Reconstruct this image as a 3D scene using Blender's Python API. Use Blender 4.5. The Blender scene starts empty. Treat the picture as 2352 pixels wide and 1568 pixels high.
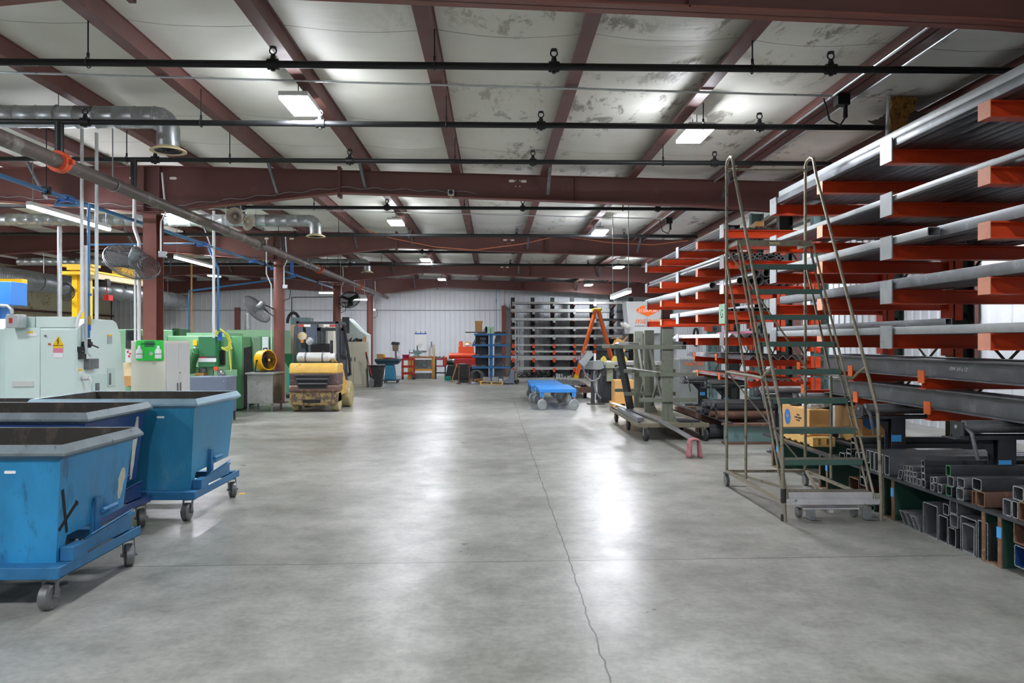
import bpy, bmesh, math, random
from mathutils import Vector as V, Matrix
random.seed(7)
C = bpy.context.scene.collection
sc = bpy.context.scene
PI = math.pi
X, Y, Z = V((1,0,0)), V((0,1,0)), V((0,0,1))
# ---- camera measures (2352x1568 frame)
FP, H, YAW = 1743.0, 1.67, 0.02467
FW = V((math.sin(YAW), math.cos(YAW), 0)); RT = V((math.cos(YAW), -math.sin(YAW), 0)); EYE = V((0,0,H))
def ray(px, py): return FW + RT*((px-1176)/FP) + Z*((784-py)/FP)
def atY(px, py, y): d = ray(px,py); return EYE + d*(y/d.y)
def atX(px, py, x): d = ray(px,py); return EYE + d*(x/d.x)
def fl(px, py, z=0): d = ray(px,py); return EYE + d*((z-H)/d.z)

# ---- materials
def lin(h):
    h = h.lstrip('#'); c = [int(h[i:i+2],16)/255 for i in (0,2,4)]
    return tuple(x/12.92 if x <= .04045 else ((x+.055)/1.055)**2.4 for x in c)
def rgba(c, k=1): return (min(c[0]*k,1), min(c[1]*k,1), min(c[2]*k,1), 1)
MATS = {}
def nn(nt, t, **kw):
    n = nt.nodes.new(t)
    for k, v in kw.items():
        if k.startswith('i_'): n.inputs[k[2:]].default_value = v
        else: setattr(n, k, v)
    return n
def ramp(nt, src, stops):
    r = nn(nt,'ShaderNodeValToRGB'); e = r.color_ramp.elements
    while len(e) < len(stops): e.new(.5)
    for i, (p, c) in enumerate(stops): e[i].position = p; e[i].color = c
    nt.links.new(src, r.inputs[0]); return r.outputs[0]
def mk(name, col, rough=.5, metal=0., var=.12, s=5, wear=None, wt=.6, ws=8, soft=.04, bump=0, st=(1,1,1), emit=0, coat=0, alpha=1):
    m = bpy.data.materials.new(name); m.use_nodes = True; nt = m.node_tree; L = nt.links.new
    b = nt.nodes['Principled BSDF']; c = lin(col)
    tc = nn(nt,'ShaderNodeTexCoord'); mp = nn(nt,'ShaderNodeMapping'); mp.inputs['Scale'].default_value = st
    L(tc.outputs['Object'], mp.inputs[0])
    n = nn(nt,'ShaderNodeTexNoise', i_Scale=s, i_Detail=6., i_Roughness=.62); L(mp.outputs[0], n.inputs['Vector'])
    o = ramp(nt, n.outputs[0], [(.3, rgba(c,1-var)), (.7, rgba(c,1+var))])
    if wear:
        n2 = nn(nt,'ShaderNodeTexNoise', i_Scale=ws, i_Detail=7., i_Roughness=.7); L(mp.outputs[0], n2.inputs['Vector'])
        f = ramp(nt, n2.outputs[0], [(wt-soft,(0,0,0,1)), (wt+soft,(1,1,1,1))])
        x = nn(nt,'ShaderNodeMix', data_type='RGBA'); L(f, x.inputs[0]); L(o, x.inputs[6]); x.inputs[7].default_value = rgba(lin(wear)); o = x.outputs[2]
    L(o, b.inputs['Base Color'])
    rr = ramp(nt, n.outputs[0], [(.25,(max(rough-.12,.04),)*3+(1,)), (.75,(min(rough+.12,1),)*3+(1,))]); L(rr, b.inputs['Roughness'])
    b.inputs['Metallic'].default_value = metal
    if coat: b.inputs['Coat Weight'].default_value = coat
    if bump:
        bp = nn(nt,'ShaderNodeBump', i_Strength=bump, i_Distance=.02); L(n.outputs[0], bp.inputs['Height']); L(bp.outputs[0], b.inputs['Normal'])
    if emit: b.inputs['Emission Color'].default_value = rgba(c); b.inputs['Emission Strength'].default_value = emit
    if alpha < 1: b.inputs['Alpha'].default_value = alpha
    MATS[name] = m; return m
for a in [
 # name, hex, rough, metal, var, scale, wear, threshold, wscale
 ('oxide','#66403b',.55,0,.10,3,'#74483f',.66,2), ('oxide2','#7f4a40',.5,0,.12,3,'#8d5348',.64,3),
 ('white_wall','#dfe3e8',.5,0,.03,2), ('beige_wall','#c9c2a4',.55,0,.08,2,'#99906f',.62,2),
 ('blackpipe','#232426',.5,.3,.2,6), ('mainpipe','#645a55',.5,.35,.18,5,'#8b857e',.58,3), ('galv','#a3a8aa',.38,.75,.14,5,'#c4c8ca',.6,12),
 ('conduit','#bcc1c4',.35,.6,.08,8), ('white_conduit','#dcdfdf',.45,.1,.06,8), ('bluepipe','#3f78a8',.35,.2,.08,6), ('bluefit','#2463b8',.4,0,.06,6),
 ('orange_clamp','#d9532c',.5,0,.1,8), ('cream','#cdbb95',.6,0,.08,6), ('black','#17181a',.55,0,.15,6), ('rubber','#2a2a2b',.7,0,.2,8,'#4b4a47',.6,14),
 ('dark','#101112',.7,0,.1,5), ('steel','#8f9294',.34,.65,.2,6,'#a9adb0',.62,9), ('bright','#b9bec2',.28,.85,.12,8), ('mill','#73767a',.42,.5,.22,5,'#8d9094',.62,5),
 ('mill_dark','#46484c',.42,.45,.25,6,'#4a4a4e',.6,5), ('rusty','#6b4f42',.65,.2,.25,7,'#8b6a55',.6,6), ('rust_edge','#7b5a45',.7,.1,.3,14,'#94866a',.57,18),
 ('scrape','#c3c6b4',.6,0,.12,9,'#7d99a8',.62,14), ('hopper','#2b89bd',.45,.1,.2,4,'#1d5476',.66,5), ('hopper_navy','#1f3f77',.42,.1,.2,3,'#8b9aa6',.72,3), ('hopper_teal','#2f84ab',.45,.1,.16,4,'#5b9ab8',.66,3),
 ('rim','#7c878d',.4,.55,.2,8,'#3f464c',.63,10), ('rim_blue','#88a3b2',.4,.4,.14,7,'#4a6376',.66,10), ('hopper_in','#37342f',.75,.2,.25,4,'#5a5148',.6,4),
 ('frame_blue','#2d6f9e',.5,.1,.25,8,'#2a2b2d',.66,12), ('wheel_grey','#77797b',.45,.5,.2,10,'#3a3a3b',.62,12),
 ('cnc','#cfe0db',.4,0,.03,2), ('cnc2','#bfd6cf',.42,0,.03,2), ('green','#5a9866',.42,0,.07,3,'#4c9059',.66,4), ('green_dk','#2f7a4d',.42,0,.07,4), ('green_lt','#82b189',.45,0,.06,3),
 ('greyblue','#6c7689',.5,.2,.07,3), ('lightgrey','#c9cac8',.5,0,.04,3), ('cab_cream','#dcd8c9',.5,0,.03,3), ('cab_beige','#c9c3b1',.5,0,.05,3,'#b7ae99',.68,4),
 ('desk','#9b9c99',.5,.2,.1,5,'#7d7a72',.62,6), ('desk_side','#6f6a5e',.6,.2,.2,6,'#4c463c',.6,5), ('yellow','#f0b411',.45,0,.06,4), ('yellow2','#f4c318',.45,0,.05,4),
 ('signgreen','#33cf4d',.4,0,.03,4), ('paper','#e9ebec',.7,0,.02,4), ('mint','#a9d8b8',.7,0,.03,4), ('pink','#d87f98',.6,0,.04,4), ('tape','#4aa5e8',.6,0,.04,8),
 ('forkmid','#5d4c49',.5,0,.15,5,'#c2ae84',.60,5), ('fork','#d3a850',.48,0,.10,4,'#57463d',.63,6), ('fork_low','#9b8350',.55,0,.2,6,'#5b4b41',.5,8), ('forkbrown','#6d5248',.5,0,.15,7,'#a48a63',.6,12), ('forkblack','#303339',.5,0,.14,6), ('lpg','#c8c8c6',.4,.2,.1,6,'#8b8781',.62,9),
 ('wheelcream','#b2a579',.6,0,.2,9,'#847750',.58,10), ('red','#b32a25',.45,0,.1,5), ('redlens','#b84a48',.3,0,.06,6), ('amber','#d9822e',.3,0,.06,6),
 ('armorange','#d8481b',.42,0,.08,4,'#c2401a',.66,5), ('armend','#e49a7d',.55,0,.1,9), ('plate','#9da1a2',.45,.3,.1,8,'#84898b',.62,6), ('upright','#2c3633',.5,.1,.14,4), ('upright_lt','#6e8a8a',.5,.1,.12,4,'#55706f',.62,5),
 ('ladder','#8d8776',.42,.3,.16,9,'#5f594d',.6,14), ('ladder_chip','#c9c8ca',.45,.2,.12,7,'#3d4a63',.66,9), ('tread','#8a8375',.85,0,.25,40,'#5c564c',.55,50), ('treadgreen','#48675f',.5,0,.1,6,'#9b977f',.68,4), 
 ('cartgreen','#73786a',.6,.05,.14,6,'#5c6055',.62,6), ('cartdeck','#77725f',.7,.05,.2,7,'#56513f',.58,7), ('dolly','#2f86d6',.45,0,.06,4,'#5aa0da',.68,6), ('greywheel','#8b9494',.5,0,.08,6),
 ('wood','#b98a50',.6,0,.14,6), ('woodlt','#dcb268',.65,0,.12,7), ('bench','#9b6b44',.6,0,.16,7), ('benchyel','#d79b3c',.55,0,.1,5), ('cardboard','#cfa062',.7,0,.06,5), ('cardshade','#b7833f',.7,0,.08,5),
 ('ladorange','#f9742a',.4,0,.05,5), ('rag','#a56a70',.95,0,.3,22), ('sawgrey','#8b918f',.45,.1,.08,4), ('sawlight','#c3c7c6',.45,.1,.05,4), ('sawsage','#959b87',.5,.05,.08,5), ('sawblack','#2f3236',.45,.1,.2,6),
 ('alu','#b2b4b2',.38,.45,.12,5,'#cfd0ce',.62,4), ('jrack','#2a6ca3',.45,.05,.14,5,'#1c456a',.63,8), ('orangebox','#dd5427',.45,0,.06,5), ('teal','#1f9a86',.5,0,.08,5), ('press','#3c93b8',.45,0,.12,5), ('pressdk','#2c4f63',.5,.1,.16,6),
 ('magenta','#a32c5c',.5,0,.08,5), ('tanmachine','#8b7f6b',.5,.1,.14,6), ('cable_orange','#c97c58',.6,0,.08,5), ('hose_yel','#c9cf4f',.5,0,.08,5), ('fibre','#a8773a',.95,0,.35,18,'#5d3c1a',.56,12), ('cavity','#2a1d17',.9,0,.3,6,'#5a3c25',.62,7),
 ('foil','#b9bec4',.42,.1,.1,2), ('concretebase','#8b8b88',.7,0,.1,4), ('dgreen','#25463c',.5,.05,.16,5), ('bluebox','#2f73bd',.45,0,.05,4), ('brass','#b59a52',.35,.7,.1,8), ('slotwhite','#e4e2da',.6,0,.02,4),
 ('skyblue','#8fc3e6',.4,0,.1,10,'#e6ecef',.55,7), ('copper','#b07a5b',.4,.5,.2,9), ('horn','#b5ae9e',.5,.05,.08,6), ('viseyel','#c9b752',.5,0,.08,5), ('silverhose','#7d8082',.4,.3,.1,8), ('chalk','#e6e6e2',.8,0,.02,4), ('glassdark','#23272b',.15,0,.05,3)]:
    if a[0].startswith('hopper') and a[0] != 'hopper_in': a = (a[0],a[1],.45,.1,.24,2.2,a[6],a[7]-.02,a[8]*.8)
    k = dict(zip(('col','rough','metal','var','s','wear','wt','ws'), a[1:])); mk(a[0], **k, **({'st':(1.6,1.6,.6),'soft':.07} if a[0].startswith('hopper_') or a[0] == 'hopper' else {}))
def mt(k): return MATS[k] if isinstance(k, str) else k

# ---- mesh builder
class MB:
    def __init__(s, t=None): s.v = []; s.f = []; s.o = V(t.location) if t else V((0,0,0))
    def add(s, vs, fs):
        b = len(s.v); s.v += [tuple(v) for v in vs]; s.f += [tuple(b+i for i in f) for f in fs]; return s
    def box(s, x0,x1,y0,y1,z0,z1):
        return s.add([(x,y,z) for x in (x0,x1) for y in (y0,y1) for z in (z0,z1)], [(0,1,3,2),(4,6,7,5),(0,4,5,1),(2,3,7,6),(0,2,6,4),(1,5,7,3)])
    def cb(s, c, d, rz=0, ry=0, rx=0):
        R = Matrix.Rotation(rz,3,'Z') @ Matrix.Rotation(ry,3,'Y') @ Matrix.Rotation(rx,3,'X'); c = V(c)
        return s.add([c + R @ V((x*d[0]/2,y*d[1]/2,z*d[2]/2)) for x in (-1,1) for y in (-1,1) for z in (-1,1)], [(0,1,3,2),(4,6,7,5),(0,4,5,1),(2,3,7,6),(0,2,6,4),(1,5,7,3)])
    def bar(s, a, b, w, h, up=Z):
        a, b = V(a), V(b); d = (b-a).normalized(); u = d.cross(V(up))
        u = u.normalized() if u.length > 1e-6 else X.copy(); v = u.cross(d)
        P = [a+u*(i*w/2)+v*(j*h/2) for i,j in ((-1,-1),(1,-1),(1,1),(-1,1))]; Q = [p+(b-a) for p in P]
        return s.add(P+Q, [(3,2,1,0),(4,5,6,7)]+[(i,(i+1)%4,(i+1)%4+4,i+4) for i in range(4)])
    def prism(s, poly, o, u, v, w):
        o,u,v,w = V(o),V(u),V(v),V(w); n = len(poly); P = [o+u*p[0]+v*p[1] for p in poly]
        return s.add(P+[p+w for p in P], [tuple(range(n-1,-1,-1)), tuple(range(n,2*n))]+[(i,(i+1)%n,(i+1)%n+n,i+n) for i in range(n)])
    def hol(s, outer, inner, o, u, v, w):        # open section: ring extruded along w
        o,u,v,w = V(o),V(u),V(v),V(w); n = len(outer)
        A = [o+u*p[0]+v*p[1] for p in outer]; B = [o+u*p[0]+v*p[1] for p in inner]; F = []
        for i in range(n):
            j = (i+1)%n; F += [(i,j,j+n,i+n)[::-1], (i+2*n,j+2*n,j+3*n,i+3*n), (i,j,j+2*n,i+2*n), (i+n,j+n,j+3*n,i+3*n)[::-1]]
        return s.add(A+B+[p+w for p in A]+[p+w for p in B], F)
    def cyl(s, a, b, r, r2=None, n=12, caps=True):
        a, b = V(a), V(b); d = (b-a).normalized(); r2 = r if r2 is None else r2
        u = d.cross(Z if abs(d.z) < .9 else X).normalized(); v = u.cross(d)
        cs = [(math.cos(2*PI*i/n), math.sin(2*PI*i/n)) for i in range(n)]
        P = [a+(u*c+v*q)*r for c,q in cs]+[b+(u*c+v*q)*r2 for c,q in cs]
        F = [(i,(i+1)%n,(i+1)%n+n,i+n) for i in range(n)]
        if caps: F += [tuple(range(n-1,-1,-1)), tuple(range(n,2*n))]
        return s.add(P, F)
    def tube(s, pts, r, n=8, close=False):
        pts = [V(p) for p in pts]; m = len(pts); T = []
        for i in range(m):
            a = pts[i-1] if (i or close) else pts[i]; b = pts[(i+1)%m] if (i < m-1 or close) else pts[i]
            T.append((b-a).normalized())
        u = T[0].cross(Z if abs(T[0].z) < .9 else X).normalized(); P = []
        for i in range(m):
            u = (u - T[i]*u.dot(T[i])).normalized(); v = T[i].cross(u); k = r[i] if isinstance(r,(list,tuple)) else r
            if 0 < i < m-1: k = k/max(.5, math.sqrt(max(.25,(1+(pts[i]-pts[i-1]).normalized().dot((pts[i+1]-pts[i]).normalized()))/2)))
            P += [pts[i]+(u*math.cos(2*PI*j/n)+v*math.sin(2*PI*j/n))*k for j in range(n)]
        F = [(i*n+j, i*n+(j+1)%n, ((i+1)%m)*n+(j+1)%n, ((i+1)%m)*n+j) for i in range(m if close else m-1) for j in range(n)]
        if not close: F += [tuple(range(n-1,-1,-1)), tuple(range((m-1)*n, m*n))]
        return s.add(P, F)
    def lathe(s, prof, o, ax=Z, n=16):
        o, ax = V(o), V(ax).normalized(); u = ax.cross(Z if abs(ax.z) < .9 else X).normalized(); v = ax.cross(u); m = len(prof)
        P = [o+ax*h+(u*math.cos(2*PI*j/n)+v*math.sin(2*PI*j/n))*r for r,h in prof for j in range(n)]
        F = [(i*n+j, i*n+(j+1)%n, (i+1)*n+(j+1)%n, (i+1)*n+j) for i in range(m-1) for j in range(n)]
        if prof[0][0] > 1e-4: F.append(tuple(range(n-1,-1,-1)))
        if prof[-1][0] > 1e-4: F.append(tuple(range((m-1)*n, m*n)))
        return s.add(P, F)
    def ring(s, c, ax, R, r, n=20, m=6):
        c, ax = V(c), V(ax).normalized(); u = ax.cross(Z if abs(ax.z) < .9 else X).normalized(); v = ax.cross(u)
        return s.tube([c+(u*math.cos(2*PI*i/n)+v*math.sin(2*PI*i/n))*R for i in range(n)], r, m, True)
    def build(s, name, m, parent=None, bev=0, flat=False, label=None, cat=None, group=None, kind=None, loc=None, rz=0):
        me = bpy.data.meshes.new(name); me.from_pydata([(a-s.o.x,b-s.o.y,c-s.o.z) for a,b,c in s.v], [], s.f)
        bm = bmesh.new(); bm.from_mesh(me); bmesh.ops.recalc_face_normals(bm, faces=bm.faces[:]); bm.to_mesh(me); bm.free()
        if not flat:
            me.polygons.foreach_set('use_smooth', [True]*len(me.polygons)); me.set_sharp_from_angle(angle=math.radians(38))
        me.materials.append(mt(m)); o = bpy.data.objects.new(name, me); C.objects.link(o)
        if parent: o.parent = parent
        if loc is not None: o.location = loc
        if rz: o.rotation_euler.z = rz
        if bev:
            b = o.modifiers.new('edge','BEVEL'); b.width = bev; b.segments = 2; b.limit_method = 'ANGLE'; b.angle_limit = math.radians(40)
        return tag(o, label, cat, group, kind)
def tag(o, label=None, cat=None, group=None, kind=None):
    for k, v in (('label',label),('category',cat),('group',group),('kind',kind)):
        if v: o[k] = v
    return o
def T(name, label, cat, loc=(0,0,0), rz=0, group=None):
    o = bpy.data.objects.new(name, None); C.objects.link(o); o.empty_display_size = .1
    o.location = loc; o.rotation_euler.z = rz; return tag(o, label, cat, group)
def dup(r, loc, rz=None, label=None, group=None):
    c = r.copy(); C.objects.link(c); c.location = loc
    if rz is not None: c.rotation_euler.z = rz
    if label: c['label'] = label
    if group: c['group'] = group
    for a in list(r.children):
        b = a.copy(); C.objects.link(b); b.parent = c
        for g in list(a.children):
            d = g.copy(); C.objects.link(d); d.parent = b
    return c
def text(name, body, size, m, parent, loc, rot, th=.002, shear=0, align='CENTER', sx=1):
    cu = bpy.data.curves.new(name, 'FONT'); cu.body = body; cu.size = size; cu.extrude = th; cu.align_x = align; cu.align_y = 'CENTER'; cu.shear = shear
    t = bpy.data.objects.new(name, cu); C.objects.link(t); bpy.context.view_layer.update()
    me = bpy.data.meshes.new_from_object(t.evaluated_get(bpy.context.evaluated_depsgraph_get()))
    bpy.data.objects.remove(t); bpy.data.curves.remove(cu)
    me.materials.clear(); me.materials.append(mt(m)); o = bpy.data.objects.new(name, me); C.objects.link(o)
    o.parent = parent; o.location = loc; o.rotation_euler = rot; o.scale = (sx,1,1); return o
def pb(mb, x0, y0, x1, y1, yp, d=.05):      # box whose front face lies at depth yp
    a, b = atY(x0,y0,yp), atY(x1,y1,yp); return mb.box(min(a.x,b.x),max(a.x,b.x),yp,yp+d,min(a.z,b.z),max(a.z,b.z))
def one(name, m, lab, cat, fn, group=None, bev=0, t=None):
    mb = MB(t); fn(mb); return mb.build(name, m, t, bev, label=lab, cat=cat, group=group)
FRONT = (PI/2,0,0)     # lettering that reads from -Y
def rrect(w, h, r=0, n=3):
    if r <= 0: return [(-w/2,-h/2),(w/2,-h/2),(w/2,h/2),(-w/2,h/2)]
    out = []
    for cx,cy,a0 in ((w/2-r,-h/2+r,-PI/2),(w/2-r,h/2-r,0),(-w/2+r,h/2-r,PI/2),(-w/2+r,-h/2+r,PI)):
        out += [(cx+r*math.cos(a0+PI/2*i/n), cy+r*math.sin(a0+PI/2*i/n)) for i in range(n+1)]
    return out
def circ(r, n=14): return [(r*math.cos(2*PI*i/n), r*math.sin(2*PI*i/n)) for i in range(n)]
# ================= setting =================
XL, XR, YB, YF, RX = -18.4, 8.6, 37.0, -14.0, -5.84
def roof(x): return 4.68 - .02*abs(x-RX)           # height of the purlin seats
# concrete floor with saw-cut joints
def floor_mat():
    m = bpy.data.materials.new('polished_concrete'); m.use_nodes = True; nt = m.node_tree; L = nt.links.new; b = nt.nodes['Principled BSDF']
    tc = nn(nt,'ShaderNodeTexCoord'); sp = nn(nt,'ShaderNodeSeparateXYZ'); L(tc.outputs['Object'], sp.inputs[0])
    def noise(s, d=6., r=.6, st=None):
        n = nn(nt,'ShaderNodeTexNoise', i_Scale=s, i_Detail=d, i_Roughness=r)
        if st:
            mp = nn(nt,'ShaderNodeMapping'); mp.inputs['Scale'].default_value = st; L(tc.outputs['Object'], mp.inputs[0]); L(mp.outputs[0], n.inputs['Vector'])
        else: L(tc.outputs['Object'], n.inputs['Vector'])
        return n.outputs[0]
    def mix(f, a, c, mode='MIX'):
        x = nn(nt,'ShaderNodeMix', data_type='RGBA', blend_type=mode)
        for i, q in ((0,f),(6,a),(7,c)):
            if hasattr(q,'is_output'): L(q, x.inputs[i])
            else: x.inputs[i].default_value = q
        return x.outputs[2]
    n1, n2, n3 = noise(.55), noise(3.2, 8., .7), noise(22., 4.)
    o = ramp(nt, n1, [(.3, rgba(lin('#86867d'))), (.5, rgba(lin('#a3a39b'))), (.68, rgba(lin('#b2b2ac')))])
    o = mix(1., o, ramp(nt, n2, [(.32,(.60,.60,.59,1)), (.64,(1,1,1,1))]), 'MULTIPLY')
    o = mix(1., o, ramp(nt, n3, [(.3,(.8,.8,.8,1)), (.6,(1,1,1,1))]), 'MULTIPLY')
    n4 = noise(9., 6., .75, (1.,.25,1.)); o = mix(ramp(nt, n4, [(.52,(0,0,0,1)), (.92,(.4,.4,.4,1))]), o, rgba(lin('#6f6f6a')))
    def near(src, at, pitch, w):      # 1 on a saw cut
        a = nn(nt,'ShaderNodeMath', operation='SUBTRACT'); L(src, a.inputs[0]); a.inputs[1].default_value = at
        p = nn(nt,'ShaderNodeMath', operation='PINGPONG'); L(a.outputs[0], p.inputs[0]); p.inputs[1].default_value = pitch/2
        q = nn(nt,'ShaderNodeMath', operation='LESS_THAN'); L(p.outputs[0], q.inputs[0]); q.inputs[1].default_value = w; return q.outputs[0]
    sk = nn(nt,'ShaderNodeMath', operation='MULTIPLY_ADD'); L(sp.outputs[0], sk.inputs[0]); sk.inputs[1].default_value = -.022; L(sp.outputs[1], sk.inputs[2])
    wob = nn(nt,'ShaderNodeMath', operation='MULTIPLY_ADD'); L(noise(2.5,3.), wob.inputs[0]); wob.inputs[1].default_value = .07; L(sp.outputs[0], wob.inputs[2])
    for src, at, pitch, w in ((sk.outputs[0],5.76,4.95,.006), (wob.outputs[0],.61,6.1,.005)):
        o = mix(near(src,at,pitch,w), o, rgba(lin('#4a4b48')))
    L(o, b.inputs['Base Color'])
    L(ramp(nt, noise(1.4,7.,.65), [(.3,(.27,)*3+(1,)), (.7,(.42,)*3+(1,))]), b.inputs['Roughness'])
    b.inputs['Specular IOR Level'].default_value = .42
    bp = nn(nt,'ShaderNodeBump', i_Strength=.06, i_Distance=.02); L(n2, bp.inputs['Height']); L(bp.outputs[0], b.inputs['Normal'])
    return m
fm = MB(); fm.box(XL-.2,XR+.2,YF-.2,YB+.2,-.15,0); fm.build('floor', floor_mat(), kind='structure')
def ribbed(p0, d, nrm, L_, z0, zf, pitch=.24, rib=.025, dep=.02):
    mb = MB(); s = [0.]; t = 0.; pts = []
    while t < L_:
        pts += [(t,0),(t+pitch-rib*2,0),(t+pitch-rib*1.6,dep),(t+pitch-rib*.4,dep)]; t += pitch
    pts.append((L_,0)); pts = [(min(a,L_),b) for a,b in pts]
    vs, fs = [], []
    for a,b in pts:
        q = V(p0)+V(d)*a+V(nrm)*b; vs += [(q.x,q.y,z0),(q.x,q.y,zf(q.x))]
    fs = [(2*i,2*i+2,2*i+3,2*i+1) for i in range(len(pts)-1)]
    mb.add(vs, fs); n = len(pts)                      # solid back so that the wall has thickness
    q0, q1 = V(p0)-V(nrm)*.1, V(p0)+V(d)*L_-V(nrm)*.1
    mb.add([(q0.x,q0.y,z0),(q1.x,q1.y,z0),(q1.x,q1.y,zf(q1.x)),(q0.x,q0.y,zf(q0.x))],[(0,1,2,3)])
    return mb
up = lambda x: roof(x)+.24
ribbed((XL,YB,0), X, -Y, XR-XL, 0, lambda x: 4.95).build('wall_back','white_wall',kind='structure',flat=True)
ribbed((XL,YF,0), X, Y, XR-XL, 0, lambda x: 4.95, .48).build('wall_front','white_wall',kind='structure',flat=True)
ribbed((XL,YF,0), Y, X, YB-YF, 0, lambda x: 4.7, .4, .06, .04).build('wall_left','beige_wall',kind='structure',flat=True)
ribbed((XR,YF,0), Y, -X, YB-YF, 0, lambda x: 4.7, .3, .03, .03).build('wall_right','white_wall',kind='structure',flat=True)
# insulation sheets of the roof, sagging between the purlins
PX = [-.58+1.525*k for k in range(-11,6)]
def ceil_mat():
    m = bpy.data.materials.new('vinyl_insulation'); m.use_nodes = True; nt = m.node_tree; L = nt.links.new; b = nt.nodes['Principled BSDF']
    tc = nn(nt,'ShaderNodeTexCoord'); sp = nn(nt,'ShaderNodeSeparateXYZ'); L(tc.outputs['Object'], sp.inputs[0])
    n = nn(nt,'ShaderNodeTexNoise', i_Scale=.8, i_Detail=5.); L(tc.outputs['Object'], n.inputs['Vector'])
    o = ramp(nt, n.outputs[0], [(.3, rgba(lin('#dcdbd0'))), (.7, rgba(lin('#e8e7e0')))])
    # water stains with ragged outlines
    n2 = nn(nt,'ShaderNodeTexNoise', i_Scale=2.6, i_Detail=9., i_Roughness=.72, i_Distortion=.4); mp = nn(nt,'ShaderNodeMapping'); mp.inputs['Scale'].default_value = (1.6,.6,1.); mp.inputs['Location'].default_value = (3.1,1.7,0)
    L(tc.outputs['Object'], mp.inputs[0]); L(mp.outputs[0], n2.inputs['Vector'])
    f = ramp(nt, n2.outputs[0], [(.53,(0,0,0,1)), (.60,(.8,.8,.8,1))])
    n3 = nn(nt,'ShaderNodeTexNoise', i_Scale=.45, i_Detail=2.); L(tc.outputs['Object'], n3.inputs['Vector'])
    g = ramp(nt, n3.outputs[0], [(.49,(0,0,0,1)), (.55,(1,1,1,1))])
    xx = nn(nt,'ShaderNodeMapRange'); L(sp.outputs[0], xx.inputs[0]); xx.inputs[1].default_value = -1.4; xx.inputs[2].default_value = .6
    q = nn(nt,'ShaderNodeMath', operation='MULTIPLY'); L(f, q.inputs[0]); L(g, q.inputs[1])
    q2 = nn(nt,'ShaderNodeMath', operation='MULTIPLY'); L(q.outputs[0], q2.inputs[0]); L(xx.outputs[0], q2.inputs[1])
    x = nn(nt,'ShaderNodeMix', data_type='RGBA'); L(q2.outputs[0], x.inputs[0]); L(o, x.inputs[6]); x.inputs[7].default_value = rgba(lin('#7c776d'))
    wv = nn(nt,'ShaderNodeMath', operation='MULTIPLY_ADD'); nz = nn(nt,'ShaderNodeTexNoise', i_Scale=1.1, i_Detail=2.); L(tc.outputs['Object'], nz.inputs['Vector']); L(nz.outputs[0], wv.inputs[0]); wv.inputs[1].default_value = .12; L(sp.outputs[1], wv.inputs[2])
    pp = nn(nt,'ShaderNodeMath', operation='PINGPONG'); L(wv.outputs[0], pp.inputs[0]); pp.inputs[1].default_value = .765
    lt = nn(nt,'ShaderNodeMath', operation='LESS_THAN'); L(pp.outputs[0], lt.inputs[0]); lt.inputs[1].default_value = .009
    x3 = nn(nt,'ShaderNodeMix', data_type='RGBA'); L(lt.outputs[0], x3.inputs[0]); L(x.outputs[2], x3.inputs[6]); x3.inputs[7].default_value = rgba(lin('#a5a299'))  # shading of the sheet creases painted on as thin darker lines
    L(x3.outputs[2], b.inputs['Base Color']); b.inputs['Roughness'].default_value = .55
    bp = nn(nt,'ShaderNodeBump', i_Strength=.25, i_Distance=.05); n5 = nn(nt,'ShaderNodeTexNoise', i_Scale=3., i_Detail=4.); m5 = nn(nt,'ShaderNodeMapping'); m5.inputs['Scale'].default_value = (.35,1.6,1.)
    L(tc.outputs['Object'], m5.inputs[0]); L(m5.outputs[0], n5.inputs['Vector']); L(n5.outputs[0], bp.inputs['Height']); L(bp.outputs[0], b.inputs['Normal'])
    return m
edges = [XL-.1] + [p for p in PX if XL+.2 < p < XR-.2] + [XR+.1]
NX, NY = 8, 300
cm = MB(); vs, cols = [], []
for i in range(len(edges)-1):
    for j in range(NX + (1 if i == len(edges)-2 else 0)):
        cols.append((edges[i]+(edges[i+1]-edges[i])*j/NX, 1-(2*j/NX-1)**2, i))
for x, s, i in cols:
    ph = 0
    for k in range(NY+1):
        y = YF-.1+(YB-YF+.2)*k/NY
        seam = abs(math.sin(PI*(y/1.53+ph*.12)))
        z = roof(x)+.212 - s*(.035+.075*seam**.6*(.8+.2*math.sin(y*.9+i))) + .006*math.sin(7*y+3*x)*s
        vs.append((x,y,z))
n = NY+1
fs = [(a*n+k,(a+1)*n+k,(a+1)*n+k+1,a*n+k+1) for a in range(len(cols)-1) for k in range(NY)]
cm.add(vs, fs); cm.build('ceiling', ceil_mat(), kind='structure')
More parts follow.
